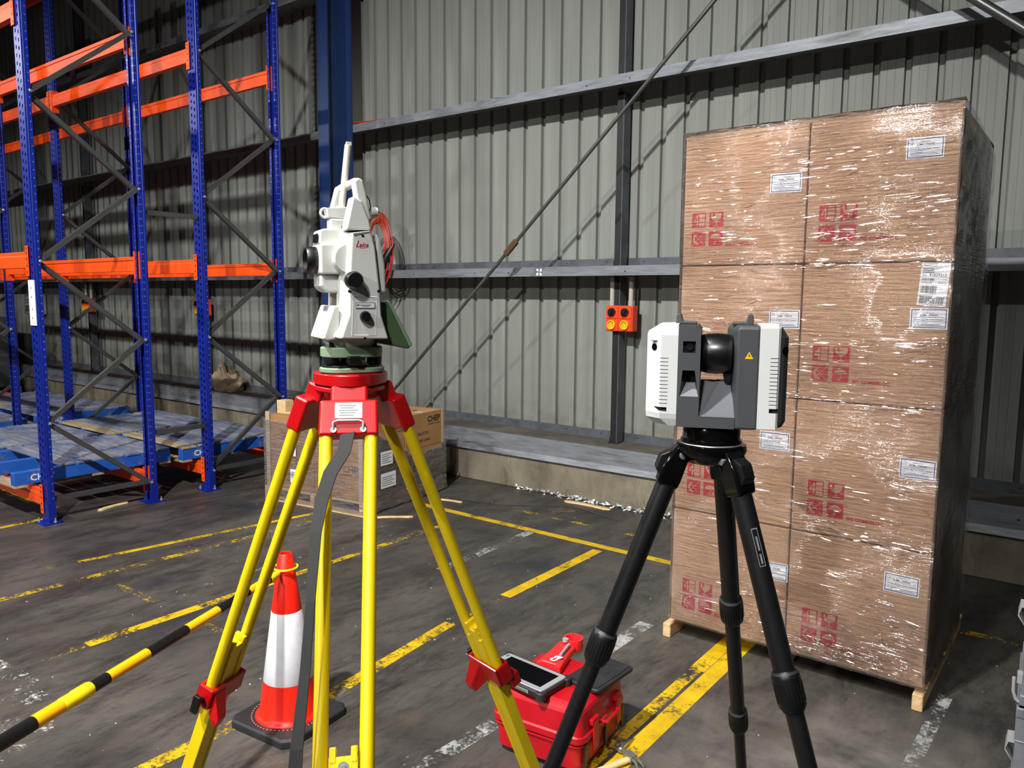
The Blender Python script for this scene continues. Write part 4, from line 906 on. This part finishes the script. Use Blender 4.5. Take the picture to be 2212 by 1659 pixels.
for i in range(13): k_.box(.099, .125, -.07, -.0585, .0575+i*.0071, .0588+i*.0071, 1)
k_.box(.100, .125, -.07, -.05, .043, .051, 1)
cut(rw, k_.build('cutter', ['darkgrey', 'darkgrey'], sc))
ep = [(115.5, -57), (123, -50), (131, -34), (131, 34), (123, 50), (115.5, 57)]
q = MB(); q.loft([plan([(a-(6 if a > 116 else 0), b*.94) for a, b in ep], 14), plan(ep, 26), plan(ep, 181), plan([(a-(11 if a > 120 else 0), b*.95) for a, b in ep], 199)]); q.build('battery_end', 'darkgrey', sc, bev=.002)
q = MB(); dd = Vector((.75, -.66, 0)); cc = Vector(mm(124.5, -47, 157)); q.tube([cc-dd*.003, cc+dd*.001], .0085, 20); q.build('camera_lens', 'blackgloss', sc, smooth=40)
for s_, x in ((1, -67), (-1, 63)):
    q = MB(); side([(x-s_*7, 201), (x-s_*6, 219), (x-s_*2, 223), (x+s_*3, 222), (x+s_*7, 208), (x+s_*33, 207), (x+s_*33, 201)], -9, 9, q); q.build('handle_stud', 'darkgrey', sc, bev=.002)
q = MB().raw([mm(54, -60.4, 141.5), mm(69, -60.4, 141.5), mm(61.5, -60.4, 155)], [(0, 1, 2)], 0); q.raw([mm(60.9, -60.7, 146), mm(62.1, -60.7, 146), mm(62.1, -60.7, 151), mm(60.9, -60.7, 151)], [(0, 1, 2, 3)], 1)
for a in (0, 60, 120): q.raw([mm(61.5+4*cos(R(a))-.3*sin(R(a)), -60.65, 146+3*sin(R(a))), mm(61.5+4*cos(R(a))+.3*sin(R(a)), -60.65, 146.6+3*sin(R(a))), mm(61.5-4*cos(R(a)), -60.65, 146.3-3*sin(R(a)))], [(0, 1, 2)], 1)
q.build('laser_warning_sticker', ['warn', 'blackink'], sc, label='yellow triangular laser warning sticker')

# ------------------------------------------------------------------ cone and striped bar
c = thing('traffic_cone', 'orange traffic cone with white reflective collar on a black rubber base', 'cone', (-2.72, 1.966, 0), R(6))
q = MB(); rr = [(x, y) for x, y in ((-.15, -.185), (.15, -.185), (.185, -.15), (.185, .15), (.15, .185), (-.15, .185), (-.185, .15), (-.185, -.15))]
q.loft([[(x, y, z) for x, y in rr] for z in (0, .03)]+[[(x*.95, y*.95, .037) for x, y in rr]]); q.build('rubber_base', 'rubber', c, bev=.004)
rad = lambda z: .132-.137*z
q = MB().lathe([(.143, .037), (.142, .041), (.132, .047), (rad(.06), .06), (rad(.198), .198)], (0, 0, 0), 'z', 48, 0, False); q.open = True; q.build('cone_shell', 'cone', c, smooth=50)
q = MB().lathe([(rad(.502), .502), (rad(.748), .748), (rad(.75)-.004, .752), (rad(.75)-.008, .75), (rad(.5)-.01, .5)], (0, 0, 0), 'z', 48, 0, False); q.open = True; q.build('cone_shell', 'cone', c, smooth=50)
q = MB().lathe([(rad(.198), .198), (rad(.2)+.0008, .199), (rad(.501)+.0008, .501), (rad(.502), .502)], (0, 0, 0), 'z', 48, 0, False); q.open = True; q.build('reflective_collar', 'reflect', c, smooth=50)
q = MB()
for k in range(56): a = 2*pi*k/56; q.lathe([(.0033, .037), (.0033, .0382), (0, .0384)], (.157*cos(a), .157*sin(a), 0), 'z', 6)
q.build('rivet_dots', 'dotpink', c, kind='stuff')
A = Vector((-2.70, 1.92, .68)); B = Vector((-2.25, .715, .66)); B2 = A+(B-A)*1.25
c = thing('barrier_bar', 'yellow and black striped retractable bar hooked over the traffic cone', 'barrier bar', A)
D = B2-A; f = lambda t_: D*(t_/1.25)
for t0, t1, mt, r_ in ((.053, .07, 'black', .0175), (.07, .169, 'tapeyellow', .0175), (.169, .312, 'black', .0175), (.312, .444, 'tapeyellow', .0178), (.444, .589, 'black', .018), (.589, .719, 'tapeyellow', .0185), (.719, .79, 'black', .0188), (.83, .922, 'tapeyellow', .021), (.922, 1.05, 'black', .021), (1.05, 1.16, 'tapeyellow', .021), (1.16, 1.25, 'black', .021)):
    MB().tube([f(t0), f(t1)], r_, 20).build('stripe', mt, c, smooth=50)
MB().tube([f(.769), f(.775), f(.815), f(.82), f(.847), f(.85)], [.021, .0235, .0235, .0215, .0225, .021], 20).build('collar', 'collar', c, smooth=30)
q = MB().tube([f(.0), f(.02), f(.053), f(.06)], [.006, .017, .019, .0185], 16); rc_ = Vector((-2.72, 1.966, .69))-A; q.torus(tuple(rc_), .05, .005, 'z', 36, 8); q.build('end_hook', 'collar', c, smooth=40)

# ------------------------------------------------------------------ red case and what lies on it
RC = R(6)
cs = thing('instrument_case', 'red plastic instrument carry case standing on the floor between the tripods', 'case', (-1.697, 2.565, 0), RC)
def rrect(w_, d_, r_, z, n_=5):
    out = []
    for cx, cy, a0 in ((w_-r_, -d_+r_, -90), (w_-r_, d_-r_, 0), (-w_+r_, d_-r_, 90), (-w_+r_, -d_+r_, 180)):
        for k in range(n_): a = R(a0+90*k/(n_-1)); out.append((cx+r_*cos(a), cy+r_*sin(a), z))
    return out
q = MB().loft([rrect(.178, .185, .04, .018), rrect(.190, .198, .04, .03), rrect(.198, .205, .04, .135)]); q.build('case_bottom', 'casered', cs, smooth=35)
q = MB().loft([rrect(.198, .205, .04, .137), rrect(.209, .214, .045, .142), rrect(.209, .214, .045, .166), rrect(.202, .207, .04, .172)]); q.loft([rrect(.199, .206, .04, .124), rrect(.205, .212, .045, .127), rrect(.205, .212, .045, .1315), rrect(.199, .206, .04, .134)]); q.build('case_rim', 'casered', cs, smooth=30)
q = MB().loft([rrect(.201, .206, .03, .17, 9), rrect(.193, .198, .03, .250, 9), rrect(.187, .192, .03, .262, 9), rrect(.172, .178, .035, .272, 9), rrect(.15, .16, .04, .281, 9)]); q.build('case_lid', 'casered', cs, smooth=19)
q = MB()
for x in (-.14, .09):
    for y in (-.18, .1): q.box(x, x+.05, y, y+.08, 0, .02)
q.loft([rrect(.15, .17, .04, .004), rrect(.16, .18, .04, .02)]); q.build('rubber_feet', 'rubber', cs)
for y in (-.1, .12):
    q = MB().box(.208, .218, y-.022, y+.022, .085, .20); q.box(.196, .214, y-.03, y+.03, .19, .212); q.build('latch', 'casered', cs, bev=.003)
q = MB(); q.tube([(.208, -.05, .17), (.238, -.048, .178), (.238, .065, .178), (.208, .07, .17)], .007, 8); q.build('side_handle', 'casered', cs, smooth=40)
for y in (-.17, .02, .18): MB().box(.198, .208, y-.012, y+.012, .04, .135).build('side_rib', 'black', cs, bev=.003)
MB().box(-.16, .14, .212, .235, .02, .2).build('back_pad', 'rubber', cs, bev=.01)
q = MB().box(.1955, .1985, -.0, .05, .2, .218); q.text('LES', .02, (.1945, -.0, .222), (0, 1, 0), (0, 0, 1), 0, width=.04); q.build('paper_sticker', 'midgrey', cs)
q = MB(); q.raw([(x, -.2035, z) for x, z in ((-.1, .1), (-.085, .108), (-.08, .094), (-.055, .085), (-.045, .09), (-.05, .08), (-.085, .088))], [tuple(range(7))]); q.build('scuff', 'cream', cs)
tb = thing('rugged_tablet', 'silver framed rugged tablet with black screen lying on the red case', 'tablet', (-1.80, 2.452, .284), R(-4))
q = MB().loft([rrect(.165, .09, .014, .0), rrect(.168, .093, .016, .006), rrect(.168, .093, .016, .024), rrect(.163, .088, .014, .03)]); q.build('rubber_shell', 'rubber', tb, smooth=30)
q = MB().loft([rrect(.158, .083, .012, .0295), rrect(.156, .081, .012, .032)]); q.build('bezel', 'silver', tb, smooth=30)
q = MB().box(-.125, .132, -.058, .062, .0318, .0326); q.build('screen', 'screen', tb)
q = MB().box(-.08, .1, -.095, -.088, .008, .02); [q.box(-.0+.02, .095, -.0955, -.0948, .0095+i*.003, .0105+i*.003, 1) for i in range(3)]; q.build('port_cover', ['silver', 'black'], tb)
MB().box(-.15, -.138, .05, .07, .0318, .0324).build('round_sticker', 'blueink', tb)
for x, y in ((-.155, -.08), (-.155, .08), (.155, -.08), (.155, .08)): MB().lathe([(.022, -.001), (.022, .026), (.018, .0305)], (x, y, 0), 'z', 14).build('corner_bumper', 'rubber', tb, smooth=40)
q = MB().loft([rrect(.083, .135, .02, .0), rrect(.085, .137, .022, .004), rrect(.085, .137, .022, .012), rrect(.082, .134, .02, .016)]); q.box(-.03, .03, -.05, .05, .0158, .0168); q.box(-.06, .06, .09, .094, .0158, .017)
o = thing('flat_panel', 'scratched flat black panel lying on the rear right of the red case', 'panel', (-1.568, 2.668, .2835), R(-3)); o2 = q.build('panel_body', 'rubber', o, smooth=30)
MB().tube([(-.07, -.12, .015), (.07, -.12, .015), (.07, .12, .015)], .003, 6).build('panel_rim', 'black', o, smooth=50)
hd = thing('prism_holder', 'red plastic clamp holder with ring end and white lettering behind the tablet', 'holder', (-1.765, 2.60, .2835), R(12))
q = MB().loft([[(x*(1 if y < .1 else .8), y, z) for x, z in ((-.055, 0), (.055, 0), (.055, .03), (.035, .042), (-.03, .046), (-.055, .03))] for y in (-.04, -.02, .1, .17)]); q.build('holder_body', 'holderred', hd, bev=.006, seg=3)
q = MB().lathe([(.042, .0), (.044, .006), (.044, .05), (.034, .05), (.034, .01)], (.02, .205, .005), 'z', 24); q.build('ring_end', 'holderred', hd, smooth=35)
q = MB().lathe([(.012, .01), (.012, .03), (0, .031)], (.02, .205, .004), 'z', 14); q.build('ring_core', 'black', hd)
MB().tube([(.028, .03, .049), (.025, .135, .052)], .0065, 10).build('bubble_pin', 'silver', hd, smooth=40)
MB().lathe([(.014, .0), (.014, .012)], (.0, .16, .052), 'z', 14).build('clamp_nut', 'silver', hd)
q = MB().text('ca', .06, (.022, -.035, .0475), (.35, .93, 0), (-.93, .35, 0), 0, bold=.03, width=.06); q.build('lettering', 'label', hd)
hm = thing('claw_hammer', 'claw hammer with pale wooden handle lying on the floor beside the red case', 'hammer', (-1.385, 2.60, .0), R(-22))
q = MB().loft([[(x, y, .017+z) for x, z in [(.0165*w_*cos(a), .013*w_*sin(a)) for a in [2*pi*k/12 for k in range(12)]]] for y, w_ in ((.01, .85), (-.03, .95), (-.12, .8), (-.2, .95), (-.27, 1.15), (-.3, 1.0))]); q.build('handle', 'handlewood', hm, smooth=40)
q = MB().tube([(-.085, .012, .022), (-.078, .012, .022), (-.062, .012, .022), (-.056, .012, .022), (-.03, .012, .022)], [.0145, .0165, .0165, .011, .0105], 18); q.loft([[(x, y, z) for y, z in ((-.006, .008), (.028, .008), (.028, .036), (-.006, .036))] for x in (-.032, .018)]); q.build('hammer_head', 'steelhead', hm, bev=.003, smooth=35)
for s_ in (-1, 1):
    q = MB().loft([[(x, .011+s_*(.006+dy)-.006, z-.004), (x, .011+s_*(.006+dy)+.006, z-.004), (x, .011+s_*(.006+dy)+.005, z+.006), (x, .011+s_*(.006+dy)-.005, z+.006)] for x, dy, z in ((.014, 0, .024), (.034, .003, .024), (.052, .007, .018), (.064, .010, .008))]); q.build('claw', 'steelhead', hm, bev=.0015)

# ------------------------------------------------------------------ crates at the right edge
for k, nm in enumerate(('bottom', 'middle', 'top')):
    c = thing('aluminium_crate', 'grey aluminium crate, %s one of the stack at right edge of floor' % nm, 'crate', (-.118+.005*k, 2.40, .385*k), R(3), 'stacked crates at the right edge')
    q = MB().box(0, .6, 0, .4, 0, .378); q.box(-.003, .603, -.003, .403, .35, .378); q.box(-.003, .603, -.003, .403, 0, .03); q.box(-.002, .602, -.002, .402, .28, .286)
    q.build('crate_body', 'alu', c, bev=.005)
    q = MB()
    for z in (.205,): q.loft([[(-.002, .03+w_, z+.0), (-.002, .1+w_, z+.0), (-.004, .1+w_, z+.004), (-.004, .03+w_, z+.004)] for w_ in (0,)]+[[(-.022, .03, z+.03), (-.022, .1, z+.03), (-.02, .1, z+.034), (-.02, .03, z+.034)], [(-.018, .03, z+.055), (-.018, .1, z+.055), (-.014, .1, z+.055), (-.014, .03, z+.055)], [(0, .03, z+.058), (0, .1, z+.058), (.004, .1, z+.055), (.004, .03, z+.055)]]); q.build('stacking_corner', 'silver', c)
    q = MB().tube([(-.004, .012, .004), (-.012, .012, .01), (-.018, .012, .03), (-.019, .012, .07)], .0045, 8); q.box(-.012, 0, .0, .03, .06, .085); q.build('latch', 'silver', c, smooth=50)

# ------------------------------------------------------------------ litter
def splinter(label, a, b, w_, th, mt, name='wood_splinter', cat='splinter'):
    a, b = Vector(a), Vector(b); d = (b-a).normalized(); s_ = Vector((-d.y, d.x, 0)); up = Vector((0, 0, 1)); rings = []
    for t_ in (0, .06, .3, .6, .9, 1):
        k = .3 if t_ in (0, 1) else 1+.3*sin(t_*9); p = a+(b-a)*t_+s_*w_*.3*sin(t_*5); rings.append([p-s_*w_*k/2, p+s_*w_*k/2, p+s_*w_*k/2*.7+up*th, p-s_*w_*k/2*.7+up*th])
    tag(MB().loft(rings).build(name, mt), label, cat)
splinter('long pale wood splinter on the floor at the foot of the concrete upstand', (-3.80, 5.77, 0), (-3.33, 5.80, 0), .05, .012, 'pine')
splinter('short pale wood splinter on the floor behind the yellow tripod leg', (-4.72, 5.1, 0), (-4.5, 5.16, 0), .03, .01, 'pine')
splinter('thin brown wood strip on the floor near the concrete upstand', (-3.69, 5.41, 0), (-3.54, 5.57, 0), .018, .01, 'cable_rust')
splinter('pale broken batten on the floor in front of the wrapped carton load', (-4.74, 4.33, 0), (-4.52, 4.55, 0), .03, .01, 'pine')
splinter('wooden offcut on the floor under the front rack frame', (-6.72, 2.98, 0), (-6.83, 3.28, 0), .04, .012, 'handlewood')
tag(MB().ribbon([(-4.6, 5.19, .004), (-4.15, 5.29, .004), (-3.64, 5.645, .006)], (0, 0, 1), .012, .001).build('strapping', 'darksteel'), 'dark flat strapping band lying on the floor below the wall', 'strap')
tag(MB().tube([(-3.64, 5.645, .004), (-3.4, 5.6, .01), (-3.116, 5.538, .004)], .004, 6).build('wire', 'darksteel'), 'thin dark wire on the floor in front of the concrete upstand', 'wire')
M['scrap'] = mat('plastic_scrap', (214, 216, 218), .3, var=.15, coat=.4)
q = MB(); q.open = True
for i in range(170):
    x = random.uniform(-4.45, -2.35); d = random.random()**2; z = random.uniform(0, .035)*(1.6 if x > -2.9 else 1); p = Vector((x, 5.885-d*.05, z))
    vs = [p+Vector((random.uniform(-.03, .03), random.uniform(-.015, .01), random.uniform(-.012, .02))) for _ in range(4)]
    for v_ in vs: v_.z = max(v_.z, .001); v_.y = min(v_.y, 5.9)
    q.raw(vs, [(0, 1, 2), (0, 2, 3)])
tag(q.build('plastic_scraps', 'scrap', kind='stuff'), 'torn shreds of white plastic film along the concrete upstand', 'litter')
q = MB()
for i in range(150):
    x, y = random.uniform(-5.5, -.2), random.uniform(1, 5.4)
    if (x+2.72)**2+(y-1.97)**2 < .1 or abs(x+1.7) < .3 and abs(y-2.57) < .35: continue
    r_ = random.uniform(.0012, .0042); q.raw([(x+r_*cos(a)*random.uniform(.6, 1.4), y+r_*sin(a), .0006) for a in (0, 1.6, 3.1, 4.7)]+[(x, y, r_*.6)], [(0, 1, 4), (1, 2, 4), (2, 3, 4), (3, 0, 4)])
tag(q.build('paint_flakes', 'label', kind='stuff'), 'tiny white flakes scattered over the dark floor', 'litter')
